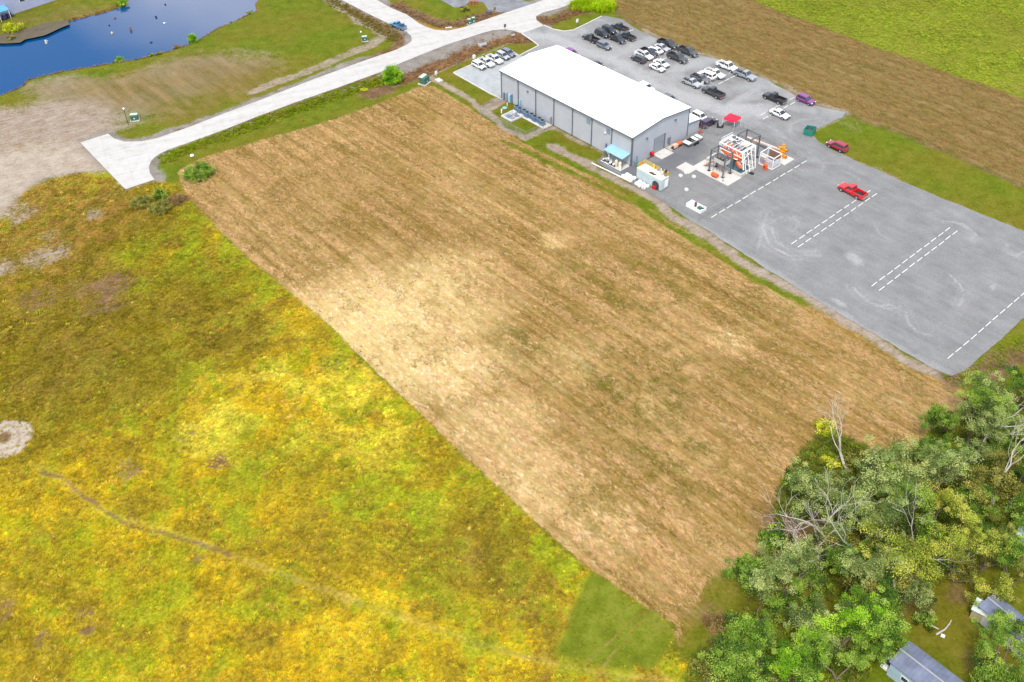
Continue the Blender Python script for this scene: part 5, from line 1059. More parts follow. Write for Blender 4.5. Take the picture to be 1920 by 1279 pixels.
# black roller bin
p = G(1350, 238); o = empty('loader_bucket', (p.x, p.y, .035), AL + .6, 'black bucket lying open left of the red canopy tent', 'bucket'); MB().prism([(-.7, 0), (.6, 0), (.8, .6), (.55, .6), (.4, .22), (-.45, .2), (-.55, 1.3), (-.8, 1.3)], -.7, .7).build('shell', BLACK, o); MB().box(-.3, .3, -.3, .3, .21, .5).build('block', GALV, o)
p = G(1313, 249); thing(MB().tube((0, 0, 0), (0, 0, 2.6), .06, n=6).bev(-.4, .4, -.4, .4, 0, .3, .05), 'red_post', M('brick_red', (.34, .07, .05)), 'red post on a base at the lean-to corner', 'post', None, Vector((p.x, p.y, .035)))
# green dumpster
p = G(1518, 251); o = empty('dumpster', (p.x, p.y, .035), AL + .25, 'open-topped green dumpster at the edge of the lawn', 'dumpster')
GD = M('dumpster_green', (.02, .19, .15), .5, 0, .12)
for nm_, pr, y0, y1 in (('front', [(-1.0, .12), (-.92, .12), (-1.22, 1.35), (-1.3, 1.35)], -1.1, 1.1), ('back', [(.92, .12), (1.0, .12), (1.0, 1.6), (.92, 1.6)], -1.1, 1.1), ('side', [(-1.0, .12), (1.0, .12), (1.0, 1.6), (-1.28, 1.35)], -1.17, -1.1), ('side', [(-1.0, .12), (1.0, .12), (1.0, 1.6), (-1.28, 1.35)], 1.1, 1.17)): MB().prism(pr, y0, y1).build(nm_, GD, o)
MB().box(-.92, .92, -1.1, 1.1, .1, .2).build('floor', BROWN, o); MB().box(-.8, .85, -1.0, 1.0, .2, .75).build('rubbish', M('rubbish', (.09, .055, .05), .95, 0, .4, 4), o)
for a in (-.8, .8): MB().box(a - .1, a + .1, -1.0, 1.0, 0, .1).build('skid', BLACK, o)
# concrete test box with lids
p = G(1305, 391); o = empty('valve_box', (p.x, p.y, .035), AL, 'white open box with a rusty drum and green valve by the fence corner', 'box')
for bx in ((-2.0, 2.0, -.95, -.88), (-2.0, 2.0, .88, .95), (-2.0, -1.93, -.88, .88), (1.93, 2.0, -.88, .88)): MB().box(*bx, 0, .8).build('side', WHITE, o)
MB().box(-1.93, 1.93, -.88, .88, 0, .3).build('floor', WHITE, o); MB().tube((-.3, .1, .3), (-.3, .1, 1.3), .28, n=12).build('drum', M('maroon', (.16, .06, .07)), o); MB().box(.5, 1.3, -.35, .35, .3, .8).build('valve', M('valve_green', (.03, .14, .09)), o); MB().box(1.2, 1.9, .4, .7, .3, .5).build('bar', BLACK, o)
boxthing('pale_slab', 1288, 316, (3.6, 3.2, .18), M('pinkish_slab', (.50, .44, .41), .9, 0, .1), 'square pinkish slab joined to the pool pad', 'slab')
for px, py, lab in ((1276, 331, 'white block left of the pinkish slab'), (1301, 333, 'white block right below the pinkish slab'), (1286, 325, 'flat white block below the pinkish slab'), (1287, 357, 'white corner block alone on the gravel')):
    boxthing('white_block', px, py, (.7, .5, .45), WHITE, lab, 'block')

# ================================================================== lifeboat training rig
PX0, PY0 = tl(1324, 301); PX1, PY1 = tl(1388, 334); PX2, PY2 = tl(1412, 319)
PA = G(1324, 301); PLEN = (G(1388, 334) - PA).dot(U); PWID = (G(1412, 319) - G(1388, 334)).dot(Wd)
RG = empty('training_pool', PA + Vector((0, 0, .03)), AL, 'concrete rimmed training pool of dark teal water below the rig', 'pool')
for bx in ((0, PLEN, 0, .35), (0, PLEN, PWID - .35, PWID), (0, .35, .35, PWID - .35), (PLEN - .35, PLEN, .35, PWID - .35)): MB().box(*bx, 0, .7).build('rim', CONCW, RG)
MB().box(.35, PLEN - .35, .35, PWID - .35, 0, .38).build('water', TEALW, RG)
PD = G(1301, 317); PDW = (PA - PD).dot(Wd)
pd2 = MB().bev(-.3, PLEN + .2, -PDW, -.03, 0, .16, .03); thing(pd2, 'pool_pad', CONCW, 'pale concrete pad in front of the training pool', 'slab', None, PA + Vector((0, 0, .03)))
def tower(name, base, w_, d_, h, label, x=True):
    o = empty(name, base + Vector((0, 0, .03)), AL, label, 'steel tower', 'steel towers of the rig')
    for a in (0, w_):
        for b in (0, d_): MB().bar((a, b, 0), (a, b, h), .26).build('column', STEEL, o); MB().box(a - .35, a + .35, b - .35, b + .35, 0, .2).build('foot', BLACK, o)
    for z in (h - .15,):
        for b in (0, d_): MB().bar((.13, b, z), (w_ - .13, b, z), .22).build('beam', STEEL, o)
        for a in (0, w_): MB().bar((a, .13, z), (a, d_ - .13, z), .22).build('beam', STEEL, o)
    if x:
        MB().bar((.1, d_, h * .45), (w_ - .1, d_, h - .3), .09).build('brace', STEEL, o); MB().bar((w_, .1, h * .4), (w_, d_ - .1, h - .3), .09).build('brace', STEEL, o)
    return o
T1 = G(1329, 321); T2 = G(1402, 305)
tower('steel_tower', T1, 3.9, 2.5, 5.6, 'dark steel tower standing over the stair side of the pool', False)
tower('steel_tower', T2 - U * 3.6, 3.6, 3.2, 5.8, 'dark steel tower behind the white gantry with diagonal braces')
# white gantry
GA = G(1345, 306); gz = 5.3
gn = empty('white_gantry', GA + Vector((0, 0, .03)), AL, 'white lifeboat gantry of trusses above the training pool', 'gantry')
gl, gw = 6.2, 4.4
for a in (0, gl):
    for b in (0, gw): MB().bar((a + (.9 if a else -.0), b, 1.4 if b == 0 else 0), (a, b, gz), .22).build('leg', WHITE, gn)
for b in (0, gw): MB().bar((-.1, b, gz), (gl + .1, b, gz), .2).build('main_beam', WHITE, gn); MB().bar((0, b, gz - 1.3), (gl, b, gz - 1.3), .14).build('lower_beam', WHITE, gn)
for a in (0, gl): MB().bar((a, 0, gz - .01), (a, gw, gz - .01), .24).build('cross_beam', WHITE, gn); MB().bar((a, 0, gz - 2.4), (a, gw, gz - .2), .12).build('brace', WHITE, gn); MB().bar((a, gw, gz - 2.4), (a, 0, gz - .2), .12).build('brace', WHITE, gn)
for i in range(7): MB().bar((.4 + i * .9, .12, gz + .02), (.4 + i * .9, gw - .12, gz + .02), .09, .12).build('joist', WHITE, gn)
for a, b, c, d in ((.2, 2.4, 2.2, 3.0), (3.6, 5.4, 2.6, 3.8)): MB().box(a, b, c, d, gz + .12, gz + .2).build('deck_plate', M('gantry_plate', (.66, .67, .68), .6, 0, .12, 1), gn)
for a, b in ((1.1, 3.4), (4.6, 1.0), (4.9, 3.0), (2.4, 1.9)): MB().bev(a - .3, a + .3, b - .25, b + .25, gz + .2, gz + .65, .04).build('winch', (BLUEGREY, GALV, CREAM, STEEL)[int(a * 3) % 4], gn)
for i in range(6):
    a = i * gl / 6; MB().bar((a, 0, gz - 1.3 if i % 2 else gz), (a + gl / 6, 0, gz if i % 2 else gz - 1.3), .09).build('truss_web', WHITE, gn)
for i in range(3): MB().tube((gl + .05, .4 + i * 1.2, gz), (gl + 1.5, .4 + i * 1.2, .5), .09, n=6).build('stay', WHITE, gn)
for i in range(5): MB().tube((.2, .15 + i * .9, gz + .1), (.2, .15 + i * .9, gz + 1.1), .035, n=5).build('rail_post', WHITE, gn)
MB().bar((.2, .15, gz + 1.1), (.2, 3.75, gz + 1.1), .06).build('hand_rail', WHITE, gn); MB().bar((.2, .15, gz + .6), (.2, 3.75, gz + .6), .06).build('hand_rail', WHITE, gn)
def hull(mb, L_, w_, h, n=12, m_=12):
    for i in range(n + 1):
        t = i / n * 2 - 1; k = max(0.02, (1 - abs(t) ** 2.6)) ** .55
        for j in range(m_):
            a = 2 * math.pi * j / m_; mb.v.append((t * L_ / 2, w_ / 2 * k * math.cos(a), h / 2 + h / 2 * k * math.sin(a) * (1 if math.sin(a) > 0 else .85)))
    for i in range(n): mb.f += [(i * m_ + j, i * m_ + (j + 1) % m_, (i + 1) * m_ + (j + 1) % m_, (i + 1) * m_ + j) for j in range(m_)]
    mb.f += [tuple(range(m_ - 1, -1, -1)), tuple(range(n * m_, (n + 1) * m_))]; return mb
lb = empty('lifeboat', GA + U * 2.9 + Wd * 1.2 + Vector((0, 0, 2.0)), AL, 'orange enclosed lifeboat hanging inside the white gantry', 'lifeboat')
hull(MB(), 6.0, 2.8, 2.6).build('hull', ORANGE, lb, True); hull(MB(), 1.6, 1.3, 1.0).build('wheelhouse', ORANGE, lb, True).location = (-1.0, 0, 2.15); MB().box(-2.2, 2.2, -1.38, 1.38, 1.1, 1.18).build('fender', WHITE, lb)
for s_ in (-1, 1): MB().tube((s_ * 1.9, 0, 2.0), (s_ * 1.9, 0, 3.1), .05, n=6).build('fall_hook', STEEL, lb)
rb = empty('rescue_boat', GA + U * 5.6 + Wd * .2 + Vector((0, 0, 1.6)), AL - .5, 'small orange rescue boat at the right end of the white gantry', 'boat')
hull(MB(), 3.0, .9, .8).build('hull', ORANGE, rb, True); MB().box(-.9, .9, -.3, .3, .72, .82).build('seat', M('boat_seat', (.6, .3, .2)), rb)
# stair platform
sp = empty('stair_platform', PA + U * (PLEN * .40) - Wd * (PDW * .55) + Vector((0, 0, .2)), AL, 'grey stair platform with railings beside the training pool', 'platform')
MB().box(0, 3.0, 0, 1.9, 2.5, 2.62).build('deck', GALV, sp)
for a in (.08, 2.92):
    for b in (.08, 1.82): MB().bar((a, b, 0), (a, b, 3.6), .12).build('post', GALV, sp)
for b0, b1 in (((0, 0), (3, 0)), ((3, 0), (3, 1.9))): MB().bar((b0[0], b0[1], 3.0), (b1[0], b1[1], 3.0), .06, .9).build('rail_panel', M('panel_grey', (.46, .45, .42), .7), sp)
for z in (3.1, 3.6): MB().bar((0, 1.9, z), (3, 1.9, z), .05).build('hand_rail', GALV, sp)
for i in range(9): MB().box(-2.6 + i * .29, -2.3 + i * .29, .2, 1.2, .1 + i * .27, .16 + i * .27).build('tread', TAN, sp)
for b in (.2, 1.2):
    MB().bar((-2.7, b, .1), (0, b, 2.55), .07, .2).build('stringer', TAN, sp); MB().bar((-2.7, b, 1.1), (0, b, 3.5), .05).build('hand_rail', TAN, sp)
    for i in range(5): MB().bar((-2.6 + i * .6, b, .2 + i * .54), (-2.6 + i * .6, b, 1.2 + i * .54), .045).build('baluster', TAN, sp)
for i in range(4): MB().tube((.4 + i * .7, 1.0, 0), (.4 + i * .7, 1.0, 2.5), .06, n=6).build('pipe', TAN if i % 2 else BROWN, sp)
for i in range(3): MB().box(.3 + i * .9, .8 + i * .9, .9, 1.5, 2.62, 3.3).build('control_box', (BROWN, STEEL, GALV)[i], sp)
p = G(1339.5, 333); o = empty('orange_drum', (p.x, p.y, .2), AL, 'orange drum lying on the pool pad', 'drum'); MB().tube((-.75, 0, .5), (.75, 0, .5), .48, n=16).build('shell', ORANGE, o, False); MB().tube((-.78, 0, .5), (-.751, 0, .5), .38, n=12).build('lid', M('drum_lid', (.5, .06, .02)), o); MB().box(-.5, .5, -.3, .3, 0, .1).build('cradle', BLACK, o)
for px, py, lab, h in ((1373, 338, 'white stanchion at the near corner of the pool pad', 1.1), (1366, 340, 'white stanchion just left of the near pad corner', .8), (1355, 341, 'thin grey mast standing on the pool pad', 2.8)): p = G(px, py); thing(MB().tube((0, 0, 0), (0, 0, h), .07, n=6).tube((0, 0, 0), (0, 0, .06), .25, n=8), 'stanchion', WHITE if h < 2 else GALV, lab, 'stanchion', None, Vector((p.x, p.y, .19)))
boxthing('equipment_plinth', 1405, 305, (1.8, 1.3, .3), CONCW, 'white plinth under the right-hand tower leg', 'plinth'); boxthing('rubber_mat', 1409, 326, (1.0, .7, .25), BLACK, 'black block beside the right corner of the pool', 'block')
# open cage module
cg = empty('cage_module', G(1424, 308) + Vector((0, 0, .035)) - U * .2, AL, 'white framed open cage module with brown walls and orange cabinet', 'cage')
cl_, cw_, ch_ = 3.6, 2.9, 2.9
for a in (0, cl_):
    for b in (0, cw_): MB().bar((a, b, 0), (a, b, ch_), .13).build('post', WHITE, cg)
for z in (.1, ch_):
    for b in (0, cw_): MB().bar((0, b, z), (cl_, b, z), .13).build('frame_bar', WHITE, cg)
    for a in (0, cl_): MB().bar((a, 0, z), (a, cw_, z), .13).build('frame_bar', WHITE, cg)
MB().box(.5, cl_ - .1, cw_ - .16, cw_ - .08, 1.2, ch_ - .1).build('wall', BROWN, cg); MB().box(.1, cl_ - .1, .1, cw_ - .2, .16, .22).build('floor', M('cage_floor', (.34, .32, .33), .8), cg)
MB().box(.1, 1.9, .05, .09, ch_ - .9, ch_ - .1).build('white_panel', WHITE, cg); MB().box(.1, 1.6, .02, .06, .7, 1.6).build('grey_panel', M('mauve_grey', (.3, .25, .28)), cg); MB().box(cl_ - .02, cl_ + .04, .2, cw_ - .2, .5, 2.0).build('side_panel', M('pale_panel', (.55, .55, .57)), cg)
o = empty('fire_cabinet', G(1434, 318) + Vector((0, 0, .035)), AL, 'orange cabinet with a tall amber post before the white cage', 'cabinet'); MB().bev(-.4, .4, -.35, .35, .1, 1.3, .04).build('casing', ORANGE, o); MB().bar((-.2, .1, 1.3), (-.2, .1, 2.9), .14).build('post', AMBER, o); MB().box(-.25, .25, -.38, -.351, .4, 1.0).build('door', M('cab_door', (.35, .04, .02)), o)
# amber wellhead
pd3 = G(1463, 297); boxthing('wellhead_pad', 1465, 298, (4.4, 3.6, .18), CONCW, 'white square pad under the amber wellhead', 'slab')
o = empty('wellhead', G(1465, 296) + Vector((0, 0, .21)), AL, 'amber wellhead valve stack standing on its white pad', 'wellhead')
m = MB().lathe([(.75, 0), (.75, .15), (.45, .2), (.45, .7), (.65, .75), (.65, .9), (.42, .95), (.42, 1.5), (.62, 1.55), (.62, 1.7), (.36, 1.75), (.36, 2.4), (.5, 2.45), (.5, 2.6), (.2, 2.65), (.2, 3.2), (.3, 3.25), (.05, 3.4)], n=14); m.build('stack', AMBER, o, False)
for z, q in ((.5, 0), (1.25, math.pi / 2), (2.1, 0)):
    d = Vector((math.cos(q), math.sin(q), 0))
    for s_ in (-1, 1): MB().tube(d * (.3 * s_) + Vector((0, 0, z)), d * (1.15 * s_) + Vector((0, 0, z)), .22, n=10).build('outlet', AMBER, o); MB().tube(d * (1.15 * s_) + Vector((0, 0, z)), d * (1.25 * s_) + Vector((0, 0, z)), .36, n=12).build('handwheel', M('dark_amber', (.5, .14, .01)), o)
def lying(name, a, b, z, w_, h, mat, label, cat):
    p, q = G(*a), G(*b); return thing(MB().bar(Vector((0, 0, z)), q - p + Vector((0, 0, z)), w_, h), name, mat, label, cat, None, Vector((p.x, p.y, .035)), 0)
lying('steel_beam', (1400, 260), (1461, 283), .3, .45, .35, M('peach_beam', (.66, .46, .36), .8), 'long peach-coloured beam lying behind the rig', 'beam'); lying('dark_beam', (1419, 271), (1437, 280), .2, .3, .25, M('slate', (.09, .1, .12)), 'short dark beam in front of the peach beam', 'beam'); lying('dark_beam', (1422, 270), (1442, 278), .2, .18, .2, GALV, 'short grey bar beside the dark beam', 'beam')
boxthing('blue_crate', 1443.5, 277.5, (1.1, .7, .35), SKYBLUE, 'small pale blue crate at the end of the beams', 'crate')
# ------------------------------------------------------------------ wheel stops
STOPM = M('stop_concrete', (.6, .6, .59), .85, 0, .06); sm = MB().prism([(-.075, 0), (.075, 0), (.05, .12), (-.05, .12)], -.92, .92).mesh('wheel_stop', STOPM)
NTH = ('first', 'second', 'third', 'fourth', 'fifth', 'sixth', 'seventh', 'eighth', 'ninth', 'tenth', 'eleventh', 'twelfth', 'thirteenth', 'fourteenth', 'fifteenth', 'sixteenth', 'seventeenth', 'eighteenth')
def stops(P, n, label):
    a, b = G(*P[0]), G(*P[1]); d = b - a; rz = math.atan2(d.y, d.x) - math.pi / 2
    for i in range(n):
        o = link(bpy.data.objects.new('wheel_stop', sm)); o.location = a + d * ((i + .5) / n) + Vector((random.uniform(-.05, .05), random.uniform(-.05, .05), .036)); o.rotation_euler.z = rz + random.uniform(-.02, .02); tag(o, label if n == 1 else label.replace('white wheel stop', f'{NTH[i]} white wheel stop from the left'), 'wheel stop', label.replace('white wheel stop', 'wheel stops'))
def n_for(P): return max(1, round((G(*P[1]) - G(*P[0])).length / 2.62))
for P, lab in ((((1481, 460), (1634, 356)), 'white wheel stop in the row passing behind the red pickup'), (((1494, 466), (1646, 362)), 'white wheel stop in the row next below the red pickup'), (((1632, 539), (1783, 426)), 'white wheel stop in the upper row amid empty gravel'), (((1646, 547), (1797, 432)), 'white wheel stop in the lower row amid empty gravel'),
               (((1775, 675), (1925, 546)), 'white wheel stop in the row at the right gravel end'), (((1331, 410), (1514, 301)), 'white wheel stop in the row outside the chain-link fence'), (((1423, 218), (1492, 182)), 'white wheel stop in the row before the lone white sedan'), (((1429, 225), (1492, 191)), 'white wheel stop in the row behind the lone white sedan'),
               (((1307, 166), (1378, 133)), 'white wheel stop in the row headed by the silver pickup'), (((1346, 158.5), (1380, 142)), 'white wheel stop in the row behind the silver-blue pickup'), (((1200, 120), (1272, 90)), 'white wheel stop in the row headed by the dark jeep'), (((1238, 114), (1252, 108)), 'white wheel stop beside the two parked white sedans'), (((1176, 61), (1190, 55)), 'white wheel stop beside the black pickups at the head of the lot')): stops(P, n_for(P), lab)

# ================================================================== vehicles
def paint(name, c, metal=0.0):
    t = NT('paint_' + name); t.base((*c, 1)); t.p.inputs['Coat Weight'].default_value = .5; t.p.inputs['Coat Roughness'].default_value = .08; return t.set(.35, metal, .4)
PAINT = {'white': paint('white', (.72, .72, .71)), 'silver': paint('silver', (.42, .43, .44), .3), 'grey': paint('grey', (.12, .125, .13), .2), 'black': paint('black', (.018, .018, .02)), 'charcoal': paint('charcoal', (.05, .052, .056), .2),
         'blue': paint('blue', (.10, .24, .40), .2), 'slate': paint('slate', (.16, .17, .21), .2), 'red': paint('red', (.55, .012, .016)), 'maroon': paint('maroon', (.26, .012, .03)), 'purple': paint('purple', (.20, .045, .21), .2), 'plum': paint('plum', (.05, .025, .06)), 'steel': paint('steel', (.30, .33, .36), .3)}
TYRE = M('tyre', (.02, .02, .02), .85); RIM = M('rim', (.45, .45, .46), .35, .6, .1); HEAD = M('headlight', (.75, .76, .78), .15, 0, .03, 1, .5); TAIL = M('taillight', (.40, .015, .02), .25); BUMP = M('bumper', (.10, .10, .11), .5); CHROME = M('chrome', (.5, .5, .52), .25, .7, .05); LINER = M('bed_liner', (.03, .03, .033), .9)
def loft(mb, st):
    n0 = len(mb.v)
    for x, w_, zb, zs in st:
        mb.v += [(x, -w_ * .9, zb), (x, -w_, zb + .22), (x, -w_, zs - .16), (x, -w_ * .9, zs), (x, w_ * .9, zs), (x, w_, zs - .16), (x, w_, zb + .22), (x, w_ * .9, zb)]
    k = len(st)
    for i in range(k - 1): mb.f += [(n0 + i * 8 + j, n0 + (i + 1) * 8 + j, n0 + (i + 1) * 8 + (j + 1) % 8, n0 + i * 8 + (j + 1) % 8) for j in range(8)]
    mb.f += [tuple(n0 + j for j in range(8)), tuple(n0 + (k - 1) * 8 + j for j in range(7, -1, -1))]; return mb
def quad_on(a, b, c, d, t, mat, name, parent, u0=.06, u1=.94, v0=.1, v1=.9):
    """glass plate set on the face a-b-c-d (a,b low; d,c high), t metres proud"""
    a, b, c, d = map(Vector, (a, b, c, d)); nrm = (b - a).cross(d - a).normalized()
    f = lambda u, v: (a * (1 - u) + b * u) * (1 - v) + (d * (1 - u) + c * u) * v
    P = [f(u0, v0), f(u1, v0), f(u1, v1), f(u0, v1)]; Q = [p + nrm * t for p in P]; P = [p - nrm * .02 for p in P]
    MB().add(P + Q, [(3, 2, 1, 0), (4, 5, 6, 7), (0, 1, 5, 4), (1, 2, 6, 5), (2, 3, 7, 6), (3, 0, 4, 7)]).build(name, mat, parent)
def make_vehicle(kind):
    o = bpy.data.objects.new(kind, None); COL.objects.link(o); B = MB()
    if kind == 'pickup_truck':
        L_, w_, r_, wx_ = 5.8, 1.0, .40, (1.85, -1.75)
        loft(B, [(-.42, w_, .45, 1.16), (.95, w_, .45, 1.16), (1.15, w_ * .99, .45, 1.14), (2.45, w_ * .96, .45, 1.06), (2.78, w_ * .9, .48, .98), (2.88, w_ * .8, .55, .82)])
        for s_ in (-1, 1): B.box(-2.85, -.42, s_ * .86 if s_ > 0 else -w_ * .99, w_ * .99 if s_ > 0 else -.86, .45, 1.2)
        B.box(-2.9, -2.8, -.97, .97, .5, 1.18); B.box(-2.8, -.42, -.86, .86, .45, .6); B.box(-.5, -.42, -.86, .86, .6, 1.15)
        cab = ((-.42, 1.3, 1.13), (-.28, .62, 1.86), .94, .76)
    elif kind == 'suv':
        L_, w_, r_, wx_ = 4.8, .95, .36, (1.45, -1.4)
        loft(B, [(-2.38, w_ * .88, .5, .95), (-2.28, w_ * .97, .4, 1.05), (-1.5, w_, .38, 1.08), (.9, w_, .38, 1.06), (1.9, w_ * .96, .38, .98), (2.25, w_ * .88, .42, .88), (2.36, w_ * .74, .5, .74)])
        cab = ((-2.25, 1.15, 1.03), (-1.98, .38, 1.72), .90, .74)
    else:
        L_, w_, r_, wx_ = 4.75, .91, .33, (1.42, -1.38)
        loft(B, [(-2.35, w_ * .8, .45, .82), (-2.2, w_ * .93, .36, .92), (-1.4, w_, .32, .95), (.8, w_, .32, .93), (1.8, w_ * .95, .32, .84), (2.2, w_ * .84, .36, .74), (2.34, w_ * .66, .42, .62)])
        cab = ((-1.75, 1.05, .91), (-.95, .2, 1.43), .84, .66)
    B.build('body', PAINT['white'], o)
    (bx0, bx1, bz), (tx0, tx1, tz), bw, tw = cab
    lo = [(bx0, -bw, bz), (bx1, -bw, bz), (bx1, bw, bz), (bx0, bw, bz)]; hi = [(tx0, -tw, tz), (tx1, -tw, tz), (tx1, tw, tz), (tx0, tw, tz)]; rf = [(tx0 + .12, -tw * .85, tz + .05), (tx1 - .12, -tw * .85, tz + .05), (tx1 - .12, tw * .85, tz + .05), (tx0 + .12, tw * .85, tz + .05)]
    c_ = MB().add(lo + hi + rf, [(i, (i + 1) % 4, 4 + (i + 1) % 4, 4 + i) for i in range(4)] + [(4 + i, 4 + (i + 1) % 4, 8 + (i + 1) % 4, 8 + i) for i in range(4)] + [(8, 9, 10, 11)]).build('cab', PAINT['white'], o)
    quad_on(lo[1], lo[2], hi[2], hi[1], .015, DGLASS, 'windshield', o, .05, .95, .08, .94); quad_on(lo[3], lo[0], hi[0], hi[3], .015, DGLASS, 'rear_window', o, .1, .9, .2, .9)
    cuts = ((.05, .34), (.37, .63), (.66, .93)) if kind == 'suv' else ((.08, .44), (.48, .9))
    for u0, u1 in cuts: quad_on(lo[0], lo[1], hi[1], hi[0], .012, DGLASS, 'side_window', o, u0, u1, .14, .86)
    for u0, u1 in cuts: quad_on(lo[2], lo[3], hi[3], hi[2], .012, DGLASS, 'side_window', o, 1 - u1, 1 - u0, .14, .86)
    xf, xr = (2.8, -2.9) if kind == 'pickup_truck' else ((2.3, -2.36) if kind == 'suv' else (2.25, -2.33))
    for s_ in (-1, 1):
        for xx in wx_:
            y0, y1 = (w_ - .2, w_ + .03) if s_ > 0 else (-w_ - .03, -w_ + .2)
            wh_ = MB().tube((xx, y0, r_), (xx, y1, r_), r_, n=14).build('wheel', TYRE, o); ye = y1 if s_ > 0 else y0
            MB().tube((xx, ye, r_), (xx, ye + s_ * .02, r_), r_ * .62, n=10).build('rim', RIM, wh_)
            ar = r_ + .08; pr = [(xx + ar * math.cos(t), r_ + ar * math.sin(t)) for t in np.linspace(0, math.pi, 9)]; a_, b_ = sorted((s_ * (w_ - .05), s_ * (w_ + .012))); MB().prism(pr, a_, b_).build('wheel_arch', LINER, o)
        a_, b_ = sorted((s_ * .5, s_ * .86 * w_)); zh = .8 if kind == 'pickup_truck' else (.74 if kind == 'suv' else .62)
        MB().box(xf - .1, xf + .06, a_, b_, zh, zh + .16).build('headlight', HEAD, o); MB().box(xr - .02, xr + .1, *sorted((s_ * .7, s_ * .93 * w_)), zh, zh + .3).build('taillight', TAIL, o)
        MB().box(bx1 - .45, bx1 - .22, *sorted((s_ * (w_ - .02), s_ * (w_ + .2))), bz + .06, bz + .26).build('mirror', PAINT['black'], o)
    MB().box(xf - .05, xf + .14, -w_ * .8, w_ * .8, .42, .62).build('bumper', CHROME if kind == 'pickup_truck' else BUMP, o); MB().box(xr - .1, xr + .06, -w_ * .86, w_ * .86, .42, .6).build('bumper', CHROME if kind == 'pickup_truck' else BUMP, o)
    MB().box(xf - .04, xf + .07, -.45, .45, .64, .86 if kind != 'sedan' else .72).build('grille', BLACK, o)
    if kind == 'pickup_truck': MB().box(-2.79, -.51, -.85, .85, .601, .64).build('bed_liner', LINER, o)
    return o
PROTO = {k: make_vehicle(k) for k in ('pickup_truck', 'suv', 'sedan')}
USED = set()
def vehicle(kind, px, py, color, label, front=1, s=1.0, dh=0.0, group='vehicles parked on the gravel lot', z=.035):
    src = PROTO[kind]; o = src if kind not in USED else copy_tree(src); USED.add(kind)
    p = G(px, py, .7); o.location = (p.x, p.y, z); o.rotation_euler = (0, 0, AL + (0 if front > 0 else math.pi) + dh); o.scale = (s, s, s)
    tag(o, label, {'pickup_truck': 'pickup truck', 'suv': 'SUV', 'sedan': 'car'}[kind], group)
    for c in o.children:
        if c.name.split('.')[0] in ('body', 'cab'): c.material_slots[0].link = 'OBJECT'; c.material_slots[0].material = PAINT[color]
    return o
PU, SV, SD = 'pickup_truck', 'suv', 'sedan'
VL = [(PU, 1108, 72, 'black', 'black pickup at the left end of the lot with its tail to the warehouse', -1, .95), (SV, 1129, 63, 'black', 'black SUV second from the left at the head of the lot', 1, .95), (SV, 1142.5, 56, 'black', 'black SUV behind the one nearer the lamp post', 1, .95), (PU, 1162, 51, 'charcoal', 'dark pickup farthest back at the head of the lot', -1, .95),
      (PU, 1156.5, 72.5, 'black', 'black pickup with its hood towards the warehouse at the head of the lot', 1, .98), (PU, 1175.5, 67.5, 'charcoal', 'charcoal pickup beside the black one, bed to the right', -1, .95), (SV, 1132.5, 85.5, 'slate', 'slate blue SUV alone in front of the black vehicles', 1, .92),
      (SV, 1197, 110.5, 'charcoal', 'dark jeep with a spare wheel, first of the middle row', -1, .95), (PU, 1208, 103.5, 'white', 'white pickup with black bed right behind the dark jeep', 1, .95), (PU, 1217.5, 98.5, 'black', 'black pickup between the white pickup and white sedan', 1, .95), (SD, 1228.5, 94, 'white', 'white sedan fourth in the middle row', -1, 1.0), (SD, 1241.5, 89, 'silver', 'silver-white sedan beside the black pickup of the middle row', 1, 1.0), (PU, 1252, 83, 'black', 'black pickup at the grass end of the middle row', 1, 1.05),
      (PU, 1290, 97, 'charcoal', 'dark pickup nearest the fallow strip', 1, 1.05), (PU, 1270.5, 108.5, 'charcoal', 'dark pickup with a greenish windscreen in the middle of the lot', 1, 1.05), (SD, 1240, 118.5, 'white', 'white sedan parked behind another white sedan', 1, 1.0), (SD, 1232.5, 126.5, 'white', 'white sedan nearest the warehouse roof', 1, 1.0),
      (PU, 1364, 125, 'white', 'white pickup with covered bed by the fallow strip', 1, 1.05), (PU, 1397, 141, 'steel', 'silver-blue pickup behind the white pickup by the fallow strip', 1, 1.05), (PU, 1340, 138, 'white', 'white pickup with black bed beside the white SUV', 1, .98), (SV, 1325.5, 141.5, 'white', 'white SUV with five dark side windows in the right row', -1, 1.05), (PU, 1313.5, 147, 'grey', 'grey covered pickup between the silver pickup and white SUV', 1, .92), (PU, 1296.5, 155, 'silver', 'silver pickup first in the right row', 1, .95),
      (PU, 1337, 173.5, 'charcoal', 'dark grey pickup standing alone, its tail to the right', -1, 1.08), (PU, 1452, 184, 'black', 'black pickup beside the dashed row of wheel stops', -1, 1.05), (SV, 1511, 187.5, 'purple', 'purple car at the right end of the parking lot', 1, 1.0), (SD, 1462, 213.5, 'white', 'white sedan alone near the red canopy tent', 1, 1.1),
      (SV, 1328, 230, 'plum', 'plum-black car parked beside the lean-to', 1, 1.0), (SV, 1313, 219, 'white', 'white vehicle half hidden behind the lean-to', 1, .95), (SV, 1570, 274, 'maroon', 'dark red SUV at the lawn edge', -1, 1.05), (PU, 1598, 358.5, 'red', 'bright red pickup on the open gravel', -1, 1.10),
      (SV, 1072, 99.5, 'purple', 'purple car just showing over the roof edge', 1, .9), (SD, 1120, 121.5, 'charcoal', 'dark car just showing behind the warehouse roof', 1, .95), (SV, 1212, 164, 'white', 'white car just showing over the middle of the roof edge', 1, .95), (SV, 1256, 185.5, 'grey', 'grey car just showing over the right part of the roof edge', 1, .9)]
for k_, px, py, c_, lab, fr, s_ in VL: vehicle(k_, px, py, c_, lab, fr, s_, math.pi / 2 if c_ == 'plum' else (-.04 if c_ == 'red' else random.uniform(-.04, .04)))
